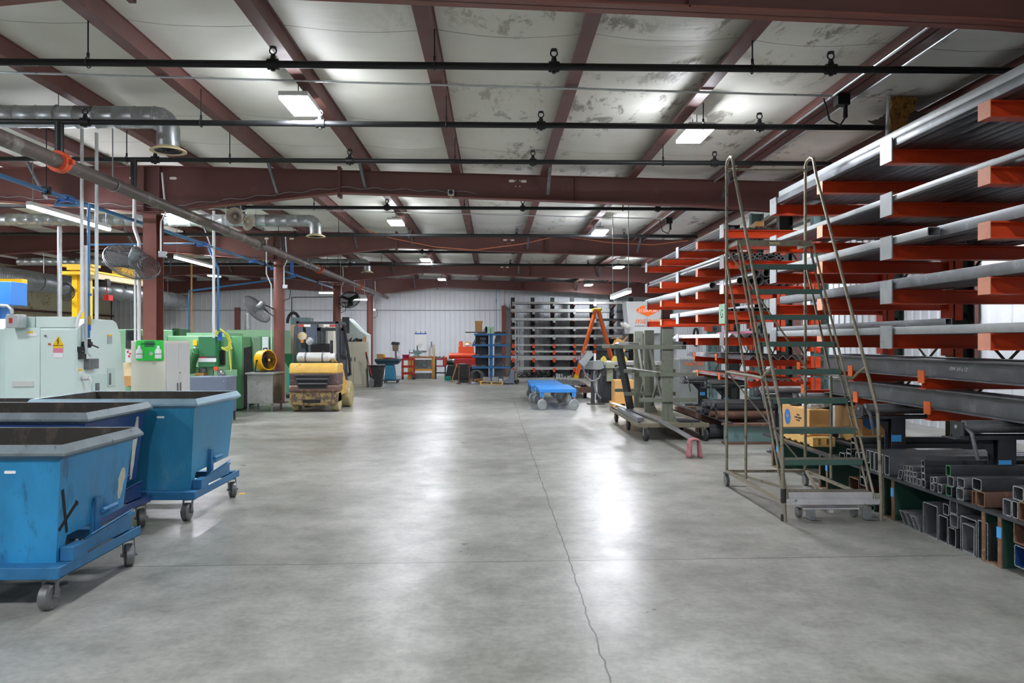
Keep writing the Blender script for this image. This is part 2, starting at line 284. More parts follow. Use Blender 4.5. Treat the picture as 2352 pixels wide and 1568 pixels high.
# purlins (lipped Z sections running the length of the hall)
pnames = {-8:'purlin beyond the ridge columns over the tall yellow jib crane'}
for x in PX:
    if not (XL+.3 < x < XR-.3): continue
    k = round((x+.58)/1.525); z = roof(x); mb = MB()
    poly = [(-.01,.012),(-.01,.2),(-.1,.2),(-.1,.19),(.01,.19),(.01,0),(.0,0),(-.1,0),(-.1,.035),(-.092,.035),(-.092,.012)]
    poly = [(-.13,.003),(.012,.003),(.012,.19),(.03,.19),(.03,.2),(-.004,.2),(-.004,.014),(-.118,.014),(-.118,.04),(-.13,.04)]
    mb.prism(poly, (x,YF+.05,z), X, Z, (0,YB-YF-.1,0))
    if k == 3: mb.prism([(.22-p,q) for p,q in poly], (x-.15,YF+.05,z), X, Z, (0,YB-YF-.1,0)) if False else mb.prism([(.045-p,q) for p,q in poly], (x,YF+.05,z), X, Z, (0,YB-YF-.1,0))
    where = 'first purlin from the conduit pair, running between the two rows of square lights' if k == 1 else None
    dist = ['nearest the hall middle, just beside the light row over the forklift side'] 
    lab = {4:'dark red steel purlin over the cantilever rack, past the one with two conduits', 3:'dark red steel purlin with two silver conduits strapped along it', 2:'dark red steel purlin that carries the square lights nearest the racks',
           1:'dark red steel purlin one over from the light row nearest the racks, towards the machines', 0:'dark red steel purlin midway between the two rows of square lights', -1:'dark red steel purlin that carries the square lights over the open aisle',
           -2:'dark red steel purlin one over from the aisle light row, towards the machines', -3:'dark red steel purlin beside the thick sprinkler main', -4:'dark red steel purlin crossing above the first spiral duct, just past the ridge columns',
           5:'dark red steel purlin against the wall behind the cantilever rack'}.get(k, 'dark red steel purlin over the machine tools beyond the ridge columns')
    mb.build('purlin','oxide',label=lab,cat='beam',group='roof purlins' if k > -5 else 'purlins over the machine bay')
# rigid frames
def depth(x):
    S = [(-18.4,.8),(-16,.62),(-10.6,.40),(-8.57,.56),(-5.99,.80),(-5.69,.80),(-2.65,.39),(3.7,.47),(8.6,.70)]
    for (a,p),(b,q) in zip(S,S[1:]):
        if a <= x <= b: return p+(q-p)*(x-a)/(b-a)
FY = [5.55,13.19,20.86,28.5,36.1]
fl_lab = ['dark red roof beam directly overhead, nearest of the five','dark red roof beam on the square column beside the eyewash cabinet, second of the five','dark red roof beam over the forklift, with a sagging orange cable along it','dark red roof beam fourth along the hall, one short of the back wall','dark red roof beam standing close against the white back wall']
xs = [-18.3,-16,-10.6,-8.57,-5.99,-5.69,-2.65,3.7,8.5]
for fi, fy in enumerate(FY):
    t = T('roof_beam', fl_lab[fi], 'beam', (0,fy,0), group='rigid frame beams')
    top = [(x, roof(x)) for x in xs+[RX]]; top.sort(); bot = [(x, roof(x)-depth(x)) for x in xs]
    w = MB(); w.prism(bot+top[::-1], (0,-.009,0), X, Z, (0,.018,0)); w.build('web','oxide',t,flat=True)
    f = MB(); f.prism(bot+[(a,b+.016) for a,b in bot[::-1]], (0,-.085,0), X, Z, (0,.17,0)); f.build('bottom_flange','oxide2',t,flat=True)
    f = MB(); f.prism([(a,b-.014) for a,b in top]+top[::-1], (0,-.085,0), X, Z, (0,.17,0)); f.build('top_flange','oxide',t,flat=True)
    s = MB()
    for x in (-2.65,): s.box(x-.025,x+.025,-.1,.1,roof(x)-depth(x)-.07,roof(x)+.06)
    s.build('splice_plate','oxide',t)
    s = MB(); s.box(1.42,1.43,-.085,.085,roof(1.4)-depth(1.4),roof(1.4)); s.box(RX-.14,RX-.125,-.085,.085,3.9,4.66); s.box(RX+.125,RX+.14,-.085,.085,3.9,4.66); s.build('stiffener','oxide',t)
    if fi in (1,2,3):
        for x0,x1 in ((.32,.53),):
            for x in (x0,x1): m = MB(); m.prism(rrect(.10,.045,.02), (x,-.014,roof(x)-.1), X, Z, (0,.006,0)); m.build('bolt_slot','slotwhite',t,flat=True)  # off-white plate, painted for the lit ceiling showing through a slot
        for x in (.39,.46): 
            for z in (.09,.19): m = MB(); m.cyl((x,-.014,roof(x)-z),(x,-.008,roof(x)-z),.01); m.build('bolt_hole','slotwhite',t)  # off-white discs stand in for light showing through round holes
        for x in (RX-.34,RX+.34): m = MB(); m.prism(rrect(.12,.045,.02), (x,-.014,roof(x)-.2), X, Z, (0,.006,0)); m.build('bolt_slot','slotwhite',t,flat=True)  # same off-white plates for lit slots beside the column
    for x in (-3.7,-2.2,.94,3.95,-7.6,-9.7):
        b = MB(); z = roof(x); b.bar((x,-.75,z+.05),(x,-.09,z-depth(x)+.1),.05,.006); b.bar((x+.022,-.75,z+.05),(x+.022,-.09,z-depth(x)+.1),.006,.05); b.build('flange_brace','mill',t)
col_lab = {1:'dark red square steel column behind the eyewash cabinet',2:'dark red round column beside the grey desk with the yellow fan',3:'dark red round column standing behind the forklift',4:'dark red round column by the back wall, behind the beige cabinet'}
for fi in (1,2,3,4):
    fy = FY[fi]; zt = 4.66-.80-.012; t = T('steel_column', col_lab[fi], 'column', (RX,fy,0), group='ridge columns')
    m = MB()
    if fi == 1:
        m.box(-.15,.15,-.15,-.135,0,zt); m.box(-.15,.15,.135,.15,0,zt); m.box(-.006,.006,-.135,.135,0,zt)
        m = MB(); m.box(-.11,.11,-.15,-.136,.02,zt); m.box(-.11,.11,.136,.15,.02,zt); m.box(-.006,.006,-.136,.136,.02,zt); m.build('shaft','oxide2',t)
    else: m.cyl((0,0,.02),(0,0,zt),.145,n=24); m.build('shaft','oxide2',t)
    m = MB(); m.box(-.2,.2,-.2,.2,0,.02); m.build('base_plate','oxide',t)
    m = MB(); m.box(-.17,.17,-.16,.16,zt-.016,zt); m.build('cap_plate','oxide',t)
for fi in (1,2,3,4):
    m = MB(); fy = FY[fi]; zt = 3.8; x = 8.3
    m.box(x-.2,x+.2,fy-.1,fy-.085,0,zt); m.box(x-.2,x+.2,fy+.085,fy+.1,0,zt); m.box(x-.006,x+.006,fy-.085,fy+.085,0,zt)
    m.build('steel_column','oxide',label='dark red steel column against the wall behind the cantilever rack',cat='column',group='side wall columns')
# girts and posts of the bare left wall and back wall
for i, z in enumerate((1.1,2.85)):
    m = MB(); m.box(XL+.06,XL+.2,10,36.9,z,z+.08); m.build('wall_girt','oxide',label=['dark red horizontal girt low on the beige metal wall','dark red horizontal girt at mid height of the beige metal wall'][i],cat='beam',group='girts of the beige wall')
for (px, Yp, zt, lab) in ((545,36.7,3.3,'short dark red post on the back wall behind the green machines'),(1157,36.7,3.4,'dark red wall post between the blue shelf rack and the tall bar rack')):
    m = MB(); p = atY(px,784,Yp); m.box(p.x-.1,p.x+.1,Yp-.1,Yp+.1,0,zt); m.box(p.x-.14,p.x+.14,Yp-.14,Yp+.14,0,.02); m.build('wall_post','oxide2',label=lab,cat='column')
# back wall electric conduit
m = MB(); z = 3.17; m.tube([(-17,YB-.05,z),(1.0,YB-.05,z+.03),(1.12,YB-.05,z-.08),(1.12,YB-.05,1.0)],.016); m.build('wall_conduit','conduit',label='thin grey conduit line along the white back wall, bending down by the blue rack',cat='conduit')
m = MB(); p = atY(670,676,YB-.05); m.tube([(p.x,p.y,1.9),(p.x,p.y,3.8),(p.x+2.2,p.y,3.83)],.016); m.build('wall_conduit','blackpipe',label='thin dark conduit up the back wall above the forklift roof',cat='conduit')
m = MB(); p = atY(1140,655,36.55); m.box(p.x-.02,p.x+.02,36.45,36.5,3.55,3.72); m.tube([(p.x,36.5,1.6),(p.x,36.5,4.3)],.012); m.build('air_drop','bluepipe',label='thin dark blue air drop hanging beside the wall post near the J rack',cat='pipe')
# louvre / dark opening high on back wall
m = MB(); a = atY(383,660,YB-.03); b = atY(395,700,YB-.03); m.box(a.x,b.x,YB-.06,YB-.03,b.z,a.z); m.build('wall_vent','dark',label='small dark opening high on the back wall behind the square column',cat='vent')

# ================= roof services =================
SPR = [(7.12,-9,5.0),(9.05,-9,4.72),(10.9,-9,4.9),(14.7,-12,5.05),(18.5,-12,5.0),(21.9,-12,5.0),(25.55,-12,5.0)]
sname = ['nearest','second','third','fourth','fifth','sixth','farthest']
for i, (y, x0, x1) in enumerate(SPR):
    t = T('sprinkler_pipe', f'black sprinkler branch pipe across the hall, {sname[i]} of the seven', 'pipe', (0,y,4.25), group='sprinkler branch pipes')
    m = MB(); m.cyl((x0,0,0),(x1,0,0),.034 if i < 4 else .042,n=10); m.build('pipe','blackpipe',t)
    for x in (-7.45,-4.8,-2.05,.57,3.2):
        h = MB(); h.cyl((x-.05,0,0),(x+.05,0,0),.05); h.cyl((x,0,.03),(x,0,.09),.035,.02); h.ring((x,0,.125),Y,.032,.007,12,5); h.cyl((x,0,.155),(x,0,.165),.034,.03); h.cyl((x,0,-.06),(x,0,0),.02); h.build('sprinkler_head','blackpipe',t)
    for x in (-8.0,-3.45,.95-1.53+.02,2.52) if i%2 else (-5.2,-3.75,-.55,2.45):
        h = MB(); zz = roof(x)+.02-4.25; h.cyl((x,0,.04),(x,0,zz),.007,n=6); h.ring((x,0,0),X,.048,.006,12,5); h.cyl((x,0,.05),(x,0,.09),.014,n=8); h.build('hanger_rod','blackpipe',t)
t = T('sprinkler_main','thick grey brown sprinkler main pipe with an orange coupling, running over the machine edge','pipe',(-5.1,0,3.78))
m = MB(); m.cyl((0,4,0),(0,36.6,0),.085,n=20); m.build('pipe','mainpipe',t)
for y in (9.05,16.6,22.3,29): 
    m = MB(); m.lathe([(.09,-.07),(.125,-.06),(.125,-.02),(.115,0),(.125,.02),(.125,.06),(.09,.07)],(0,y,0),Y,20); m.box(.11,.17,y-.03,y+.03,-.025,.025); m.box(-.17,-.11,y-.03,y+.03,-.025,.025); m.build('coupling','orange_clamp' if y < 12 or y > 20 else 'mainpipe',t)
m = MB(); m.cyl((0,9.05,.09),(0,9.05,.47),.05,n=14); m.build('riser','blackpipe',t)
m = MB(); m.cyl((0,10.9,.08),(0,10.9,.46),.045,n=14); m.build('riser','blackpipe',t)
m = MB(); m.cyl((0,18.5,.08),(0,18.5,.46),.045,n=14); m.build('riser','blackpipe',t)
for y in (10.3,14.6,21.0,25.5,31):
    m = MB(); m.ring((0,y,0),Y,.094,.007,18,6); m.cyl((0,y,.09),(0,y,.92 if y < 12 else .86),.007,n=6); m.build('hanger_rod','galv',t)
# compressed air main (blue)
t = T('air_pipe','blue compressed air pipe hung along the machine side below the roof beams','pipe',(-6.12,0,3.73))
m = MB(); m.cyl((0,5,0),(0,29,0),.032,n=12); m.build('pipe','bluepipe',t)
for y in (11.1,16.2,19.6,21.5,23.6):
    m = MB(); m.cyl((0,y-.09,0),(0,y+.09,0),.05,n=12); m.cyl((0,y,0),(-.14,y,-.02),.042,n=10); m.build('tee_fitting','bluefit',t)
for y in (10.55,14.0,20.4,26.5):
    m = MB(); m.box(-.05,.05,y-.03,y+.03,-.05,.06); m.cyl((0,y,.05),(0,y,.98),.006,n=6); m.build('hanger_clamp','blackpipe',t)
m = MB(); m.tube([(-.1,23.6,0),(-.1,23.6,.55)],.05,10); m.build('riser','bluefit',t)
# spiral ducts with round diffusers
def duct(y, z, r, x0, x1, drop, lab, ring='cream'):
    t = T('spiral_duct', lab, 'duct', (0,y,z), group='spiral ducts with round diffusers')
    m = MB(); pr = []; L_ = x1-x0; n = int(L_/.24)
    for i in range(n+1):
        h = L_*i/n; pr += [(r,h-.012),(r+.007,h),(r,h+.012)]
    m.lathe(pr, (x0,0,0), X, 20); m.build('duct_run','galv',t)
    m = MB(); pts = [(x1-.02,0,0)]+[(x1+r*1.15*math.sin(a*PI/8),0,-r*1.15*(1-math.cos(a*PI/8))) for a in range(1,5)]; pts.append((x1+r*1.15,0,-drop)); m.tube(pts,r*1.01,20); m.build('elbow','galv',t)
    d = MB(); c = (x1+r*1.15,0,-drop); d.lathe([(r*.95,.02),(r*1.05,.01),(r*1.6,-.03),(r*1.62,-.045),(r*1.25,-.04),(r*1.2,-.02)],c,Z,24); d.build('diffuser','cream',t)
    d = MB()
    for k in (.25,.5,.75,1.): d.ring((c[0],0,c[2]-.03),Z,r*1.15*k,.012,20,5)
    d.build('diffuser_rings','black',t)
    for x in (x0+1.5, x1-1.2):
        h = MB(); h.ring((x,0,0),X,r+.008,.006,20,5); h.cyl((x,0,r),(x,0,roof(x)+.1-z),.006,n=6); h.build('hanger_strap','galv',t)
duct(9.6,4.47,.135,-12,-4.22,.38,'galvanised spiral duct with a round diffuser, nearest of the three')
duct(17.4,4.42,.135,-16,-4.2,.32,'galvanised spiral duct with a round diffuser, behind the horn speaker')
duct(26,4.36,.13,-16,-4.45,.30,'galvanised spiral duct with a round diffuser, farthest of the three')
t = T('ribbed_duct','large silver duct running along the beige wall behind the yellow jib crane','duct',(-14,0,3.5))
m = MB(); pr = []
for i in range(60): pr += [(.29,.11*i),(.31,.11*i+.04),(.29,.11*i+.08)]
m.lathe(pr,(0,17,0),Y,24); m.build('flexible_run','galv',t)
m = MB(); pr = []
for i in range(15): pr += [(.3,.8*i),(.31,.8*i+.02),(.3,.8*i+.04)]
m.lathe(pr,(0,23.6,0),Y,24); m.build('rigid_run','galv',t)
for y in (19,24,29,33): m = MB(); m.cyl((0,y,.3),(0,y,1.02),.008,n=6); m.build('hanger_rod','galv',t)
# lighting conduits
for y, x0, x1, lab in ((8.55,-9,3.92,'thin silver lighting conduit under the purlins at the nearest row of lights'),(17.2,-9,3.95,'thin silver lighting conduit under the purlins at the second row of lights')):
    m = MB(); m.cyl((x0,y,roof(x0)-.02),(RX,y,roof(RX)-.02),.013,n=8); m.cyl((RX,y,roof(RX)-.02),(x1,y,roof(x1)-.02),.013,n=8); t = m.build('lighting_conduit','conduit',label=lab,cat='conduit')
    b = MB(); b.box(x1-.02,x1+.12,y-.06,y+.06,roof(x1)-.13,roof(x1)-.01); b.cyl((x1+.08,y-.02,roof(x1)-.13),(x1+.08,y-.02,roof(x1)-.27),.025); b.tube([(x1+.08,y-.02,roof(x1)-.27),(x1+.02,y-.02,roof(x1)-.36),(x1-.1,y-.02,roof(x1)-.3),(x1-.16,y,roof(x1)-.05)],.01,6); b.build('junction_box','blackpipe',t)
for dx in (-.13,.15):
    m = MB(); x = PX[-3]+dx; x = 3.995+dx; z = roof(x)-.022; m.cyl((x,-8,z),(x,36.5,z),.014,n=8)
    m.build('roof_conduit','conduit',label='silver conduit strapped under the purlin above the racks, '+('on its aisle side' if dx < 0 else 'on its rack side'),cat='conduit')
# hanging cable below frame 3
m = MB(); m.tube([atY(a,b,20.55) for a,b in ((745,500),(790,512),(830,525),(900,547),(1000,567),(1090,574),(1200,560),(1284,541),(1400,557),(1500,562),(1580,552))],.014,6); m.build('orange_cable','cable_orange',label='orange cable sagging across the third roof beam',cat='cable')
# wavy wire and camera on frame 2
m = MB(); pts = []
for i in range(90):
    x = -9.2+i*.1; pts.append((x,FY[1]-.03,roof(x)-depth(x)+.1+.018*math.sin(i*1.25)))
m.tube(pts,.005,5); m.build('beam_wire','conduit',label='thin wavy wire along the bottom of the second roof beam',cat='cable')
p = atY(1036,443,FY[1]-.09); m = MB(); m.box(p.x-.055,p.x+.055,FY[1]-.14,FY[1]-.03,p.z-.05,p.z+.05); t = m.build('beam_camera','lightgrey',label='small white camera box with a black lens on the second roof beam',cat='camera',bev=.008)
m = MB(); m.cyl((p.x,FY[1]-.18,p.z),(p.x,FY[1]-.14,p.z),.036); m.build('lens','black',t); m = MB(); m.box(p.x-.02,p.x+.02,FY[1]-.12,FY[1]-.05,p.z-.085,p.z-.05); m.build('bracket','cream',t)
# horn loudspeakers
p = atY(540,500,14.0); t = T('horn_speaker','grey twin horn loudspeaker hanging under the second roof beam','speaker',p)
def horn(c, d): 
    m = MB(); m.lathe([(.02,-.22),(.05,-.2),(.06,-.1),(.1,-.02),(.155,.02),(.16,.03),(.15,.03),(.09,-.02),(.05,-.08),(.03,-.08),(.035,.0),(.02,.02)],c,d,20); m.build('horn','horn',t)
horn((0,0,.03),V((.1,-1,-.12))); horn((.2,.08,-.06),V((.9,-.3,-.35)))
m = MB(); m.cyl((.08,.06,.1),(.08,.06,3.95+.1-p.z+.6),.012); m.box(.0,.18,.02,.1,.08,.12); m.build('bracket','galv',t)
# ---- luminaires
def em(name, col, s):
    m = bpy.data.materials.new(name); m.use_nodes = True; nt = m.node_tree; nt.nodes.clear()
    e = nn(nt,'ShaderNodeEmission', i_Strength=s); e.inputs[0].default_value = rgba(lin(col)); o = nn(nt,'ShaderNodeOutputMaterial'); nt.links.new(e.outputs[0], o.inputs[0]); return m
LENS = em('led_lens','#f4f8ff',60); TUBE = em('led_tube','#f6f4ff',40)
def highbay(x, y, lab, w=.33, l=.68):
    z = roof(x)-.22; t = T('high_bay_light', lab, 'light', (x,y,z), group='square high bay lights')
    m = MB(); m.box(-w/2,w/2,-l/2,l/2,.0,.06); m.build('housing','lightgrey',t,bev=.01)
    m = MB(); m.box(-w/2+.01,w/2-.01,-l/2+.01,l/2-.01,-.026,-.002); m.build('lens',LENS,t)
    m = MB(); m.box(-.08,.08,-.12,.12,.06,.11); m.cyl((0,.1,.1),(0,.1,.22),.006,n=6); m.cyl((0,-.1,.1),(0,-.1,.22),.006,n=6); m.build('hanger','mill',t)
HB = [(-2.22,8.8,'nearest LED high bay light over the open aisle, above the bins'),(2.55,9.55,'nearest LED high bay light over the rack side, above the rolling ladder'),(-2.22,17.4,'second LED high bay light over the open aisle'),(2.55,18.1,'second LED high bay light over the rack side'),
 (-2.25,25.4,'third LED high bay light over the open aisle'),(4.35,26.3,'third LED high bay light over the rack side'),(-2.25,33.3,'farthest LED high bay light over the open aisle, by the back wall'),(4.35,34.6,'farthest LED high bay light over the rack side, by the back wall'),(-7.1,16.9,'LED high bay light glowing beside the square column, under the sprinkler main'),
 (-11.4,31.3,'small far LED high bay light above the green machines')]
for a in HB: highbay(*a)
for x in (-7.1,-2.22,2.55):
    for y in (1.0,-6.5): highbay(x,y,'LED high bay light over the near end of the hall')  # light rows continued out of view, added to fill the hall
for x, y in ((-7.1,7.0),(-9.6,13.6),(-12,8.5),(-12,17),(-16,24),(-12,1),(7.1,12),(7.1,20)): highbay(x,y,'LED high bay light over the machine bay' if x < 0 else 'LED high bay light behind the racks')  # machine bay ones are extra fill lamps added to brighten the machines
def strip(a, b, lab, w=.09):
    a, b = V(a), V(b); mid = (a+b)/2; t = T('strip_light', lab, 'light', mid, group='hanging strip lights'); d = (b-a).normalized()
    m = MB(); m.bar(a-mid+Z*.035,b-mid+Z*.035,w,.06); m.build('housing','lightgrey',t)
    m = MB(); m.bar(a-mid-Z*.015,b-mid-Z*.015,w*.8,.04); m.build('lamp',TUBE,t)
    for q in (a+d*.1, b-d*.1): m = MB(); m.cyl(q-mid+Z*.06, V((q.x,q.y,roof(q.x)+.05))-mid, .008,n=6); m.build('hanger_rod','galv',t)
strip((-7.2,11.95,3.78),(-7.2,14.4,3.78),'long strip light above the pale green machine, nearest of the strips')
strip((-8.0,19.3,3.8),(-8.0,21.8,3.8),'long strip light above the green machines, behind the square column')
strip((-7.15,31.4,3.68),(-6.5,31.4,3.68),'short strip light beyond the forklift, beside the third column',.12)
strip((-6.15,33.2,3.5),(-5.5,33.2,3.5),'short strip light nearest the back wall, beside the last column',.12)
strip((2.7,15.0,2.67),(2.7,17.2,2.67),'strip light hanging low on rods above the band saw')
# torn insulation over the racks
t = T('torn_insulation','torn brown roof insulation hanging open above the cantilever rack','insulation',(4.76,9.0,3.93))
m = MB(); random.seed(3); pts = []; N = 16
L0 = [(.02*random.random()+.02*math.sin(i), i/N*.68) for i in range(N+1)]; R0 = [(.34-.2*(1-i/N)**.5*random.uniform(.6,1.1)*(1 if i < 12 else .4), i/N*.68) for i in range(N+1)]
m.prism(L0+R0[::-1], (0,0,0), X, Z, (0,.09,0)); m.build('batt','fibre',t,flat=True)
m = MB(); G = 14; vs = []
for i in range(G+1):
    for j in range(G+1):
        u, v = i/G, j/G; vs.append((.12+u*.8, .0+v*.8, .62-.14*math.sin(PI*u)-.06*math.sin(PI*v)+random.uniform(-.02,.02)))
m.add(vs,[(i*(G+1)+j,(i+1)*(G+1)+j,(i+1)*(G+1)+j+1,i*(G+1)+j+1) for i in range(G) for j in range(G)]); m.build('exposed_batting','cavity',t)
m = MB(); m.tube([(-.02,-.02,.68),(-.03,.0,.3),(-.01,.02,.02)],.02,6); m.build('facing_edge','foil',t)
# ================= tipping bins =================
def caster(t, x, y, zt, r, wdt, sw=0, tyre='wheel_grey', fork='mill'):
    f = MB(); R = Matrix.Rotation(sw,3,'Z'); P = lambda a,b,c: R @ V((a,b,0)) + V((x,y,c))
    f.cyl((x,y,zt-.012),(x,y,zt),.045); 
    for s in (-1,1): f.bar(P(s*(wdt/2+.008),.0,zt-.01),P(s*(wdt/2+.008),-.03,r-.015),.035,.006,up=R@X) ; f.cyl(P(s*(wdt/2),-.03,r),P(s*(wdt/2+.026),-.03,r),.012,n=8)
    o = f.build('caster', fork, t)
    w = MB(); d = R@X; w.lathe([(r*.3,-wdt/2),(r*.86,-wdt/2),(r,-wdt*.36),(r,wdt*.36),(r*.86,wdt/2),(r*.3,wdt/2)], P(0,-.03,r), d, 22); w.build('wheel', tyre, o); return o
def hopper(xr, y0, L_, W, zt, m, mrim, mframe, lab, mark=False, scrape=None):
    t = T('tipping_bin', lab, 'bin', (xr-W/2,y0,0), group='self dumping bins'); h = W/2
    hx = lambda z: h-.055*(1-(z-.25)/(zt-.25))
    prof = [(0,zt),(.035,.27),(.10,.27),(.14,.42),(L_-.10,.44),(L_,zt)]
    def shell(off, prof):
        mb = MB(); n = len(prof); Ls = [(-hx(z)+off,y,z) for y,z in prof]; Rs = [(hx(z)-off,y,z) for y,z in prof]
        return mb.add(Ls+Rs, [tuple(range(n)), tuple(range(2*n-1,n-1,-1))]+[(i,i+1,i+1+n,i+n) for i in range(n-1)])
    shell(0, prof).build('body', m, t, flat=True)
    shell(.008, [(.008,zt),(.045,.29),(.12,.29),(.16,.435),(L_-.11,.455),(L_-.008,zt)]).build('inner_lining','hopper_in',t,flat=True)
    rm = MB(); sec = [(-.004,0),(.012,.004),(.045,-.046),(.045,-.062),(.0,-.088)]; n = len(sec); vs = []
    for cx,cy in ((-1,-1),(1,-1),(1,1),(-1,1)):
        for o,z in sec: vs.append((cx*(h+o), (L_+o) if cy > 0 else -o, zt+z))
    rm.add(vs, [(i*n+k, ((i+1)%4)*n+k, ((i+1)%4)*n+(k+1)%n, i*n+(k+1)%n) for i in range(4) for k in range(n)]); rm.build('rim', mrim, t, flat=True)
    fr = MB()
    for s in (-1,1):
        fr.box(s*(h+.0)-.035,s*(h+.0)+.035,-.08,L_+.02,.205,.215); fr.box(s*h+(.027 if s > 0 else -.035),s*h+(.035 if s > 0 else -.027),-.08,L_+.02,.205,.275)
    fr.box(-h-.03,h+.03,-.085,-.01,.2,.275); fr.box(-h-.03,h+.03,-.01,.12,.26,.272); fr.box(-h,h,L_-.1,L_,.205,.275); fr.build('base_frame', mframe, t, bev=.004)
    for s in (-1,1):
        r = MB(); x = s*(h+.01)
        r.box(x-.05,x+.03,.06,.24,.276,.36)                                   # stop block
        r.prism([(.24,.28),(.9,.28),(.9,.36),(.84,.40),(.26,.36)], (x-.004,0,0), Y, Z, (.008,0,0)); r.prism([(.5,.30),(1.0,.36),(1.0,.38),(.5,.345)], (x-.07,0,0), Y, Z, (.05,0,0))
        r.prism([(0,0),(.045,.035),(.04,.04),(-.005,.005)], (x,.26,.36), (s,0,0), Z, (0,.58,.04)); r.build('rocker_rail', mframe, t)
        b = MB(); x2 = s*(h-.02); b.box(x2,x2+s*.012,.44,.5,.36,.60); b.cyl((x2+s*.02,.5,.50),(x2+s*.02,.7,.50),.017); b.box(x2-s*.03,x2,.43,.445,.36,.58); b.build('latch_bracket', mframe, t)
    for s in (-1,1):
        caster(t, s*(h-.06), .0, .2, .082, .066); caster(t, s*(h-.02), L_-.06, .2, .082, .062, .55*s)
    p = MB(); p.prism(rrect(.07,.018,.006), (h-.32,.004,zt-.17), X, Z, (0,.006,0)); p.build('plate','paper',t)
    if scrape:
        y1, z1, y2, z2, w_ = scrape; k = MB(); rr = random.Random(4); n = 9; A_, B_ = [], []
        for i in range(n+1):
            zz = z1+(z2-z1)*i/n; yy = y1+(y2-y1)*i/n; q = w_*(.35+.65*math.sin(PI*(i+.5)/(n+1)))*rr.uniform(.7,1.2)
            A_.append((hx(zz)+.0015,yy-q/2,zz)); B_.append((hx(zz)+.0015,yy+q/2,zz))
        k.add(A_+B_,[(i,i+1,i+n+2,i+n+1) for i in range(n)]); k.build('scrape_mark','scrape',t,flat=True)
    if mark:
        k = MB()
        for a, b in (((.05,.73),(.135,.44)),((.225,.61),(.04,.475)),((.21,.62),(.245,.60))):
            n = 7
            for i in range(n):
                y1,z1,y2,z2 = a[0]+(b[0]-a[0])*i/n, a[1]+(b[1]-a[1])*i/n, a[0]+(b[0]-a[0])*(i+1)/n, a[1]+(b[1]-a[1])*(i+1)/n
                k.bar((hx(z1)+.002,y1,z1),(hx(z2)+.002,y2,z2),.026,.002,up=X)
        k.build('spray_mark','dark',t)
    return t
hopper(-2.71,4.83,.98,1.5,1.02,'hopper','rim','frame_blue','bright blue tipping bin with a black sprayed cross, nearest of the four',True,(.80,.52,.84,.74,.10))
hopper(-3.17,5.98,1.03,1.5,1.115,'hopper_navy','rim','hopper_navy','navy tipping bin with a scraped pale patch, directly behind the bright blue bin',False,(.82,.45,.88,1.0,.09))
hopper(-2.80,7.19,1.13,1.5,1.13,'hopper_teal','rim_blue','frame_blue','teal blue tipping bin with a pale rim, past the navy bin beside the aisle')
hopper(-4.45,7.19,1.1,1.5,1.06,'hopper_navy','rim','frame_blue','tipping bin of which only a strip of rim shows behind the navy bin')
# ================= pale green machining centre =================
t = T('machining_centre','large pale green machine tool with a yellow high voltage sign, behind the blue bins','machine',(-7.5,11.1,0))
m = MB(t); E = [(10.4,.06),(11.9,.06),(11.86,.5),(11.62,1.78),(11.5,1.95),(11.4,1.985),(10.75,1.985),(10.4,1.84)]
m.prism([(a,b) for a,b in E], (-9.4,0,0), Y, Z, (3.765,0,0)); m.build('cabinet','cnc',t,bev=.012)
m = MB(t); pb(m,10,752,91.5,921,10.385,.015); m.build('door','cnc',t,bev=.004)
m = MB(t); pb(m,92.5,757,172,921,10.385,.015); m.build('door','cnc',t,bev=.004)
m = MB(t); pb(m,12,727,80,752,10.42,.1); m.build('cover','cnc2',t,bev=.005)
m = MB(t); pb(m,82,727,172,752,10.42,.1); m.build('cover','cnc',t,bev=.005)
m = MB(t); pb(m,28,875,76,888,10.37,.015); m.build('vent_grille','lightgrey',t,bev=.003)
m = MB(t); a = atY(105,771,10.38); m.cyl(a,a-Y*.02,.012); a = atY(114.5,790,10.38); m.build('lock','mill',t); m = MB(t); m.cyl(a,a-Y*.02,.014); m.build('button','orange_clamp',t)
s = MB(t); s.prism([(0,0),(.14,0),(.07,.125)], atY(122,792,10.383), X, Z, (0,-.004,0)); pb(s,122,792,144,799,10.379,.004); o = s.build('warning_sign','yellow2',t,flat=True)
s = MB(t); p = atY(133,783,10.372)
for a,b in (((.008,.04),(-.012,.0)),((-.012,.0),(.012,.0)),((.012,.0),(-.006,-.045))): s.bar(p+V((a[0],0,a[1])),p+V((b[0],0,b[1])),.008,.002,up=Y)
s.box(p.x-.066,p.x+.066,10.374,10.377,p.z-.062,p.z-.056); s.build('lightning_mark','dark',o)
s = MB(t); pb(s,122,799,144.5,810,10.379,.004); s.build('notice','pink',t,flat=True)
s = MB(t); pb(s,122,810,144.5,821,10.379,.004); s.build('notice','paper',t,flat=True)
s = MB(t); pb(s,62,765,85,772,10.379,.004); s.build('sticker','paper',t,flat=True); s = MB(t); pb(s,63,761,75,765,10.379,.004); s.build('sticker','yellow2',t,flat=True)
s = MB(t); a = atY(16,722,10.22); b = atY(44,753,10.22); s.box(a.x,b.x,10.2,10.385,b.z,a.z); o = s.build('switch_box','conduit',t,bev=.008)
s = MB(t); pb(s,20,730,28,742,10.195,.01); s.build('isolator','red',o)
s = MB(t); a = atY(27,721,10.3); s.tube([a,a+V((0,0,.06)),a+V((-.05,0,.11)),a+V((-.3,0,.12)),a+V((-1.2,0,.12))],.022); s.build('conduit','conduit',o)
ex = -5.630
def ebox(name, x0, y0, x1, y1, mtl, d=.03, par=None, bev=0):
    a, b = atX(x0,y0,ex), atX(x1,y1,ex); s = MB(t); s.box(ex-.005,ex+d,min(a.y,b.y),max(a.y,b.y),min(a.z,b.z),max(a.z,b.z)); return s.build(name, mtl, par or t, bev)
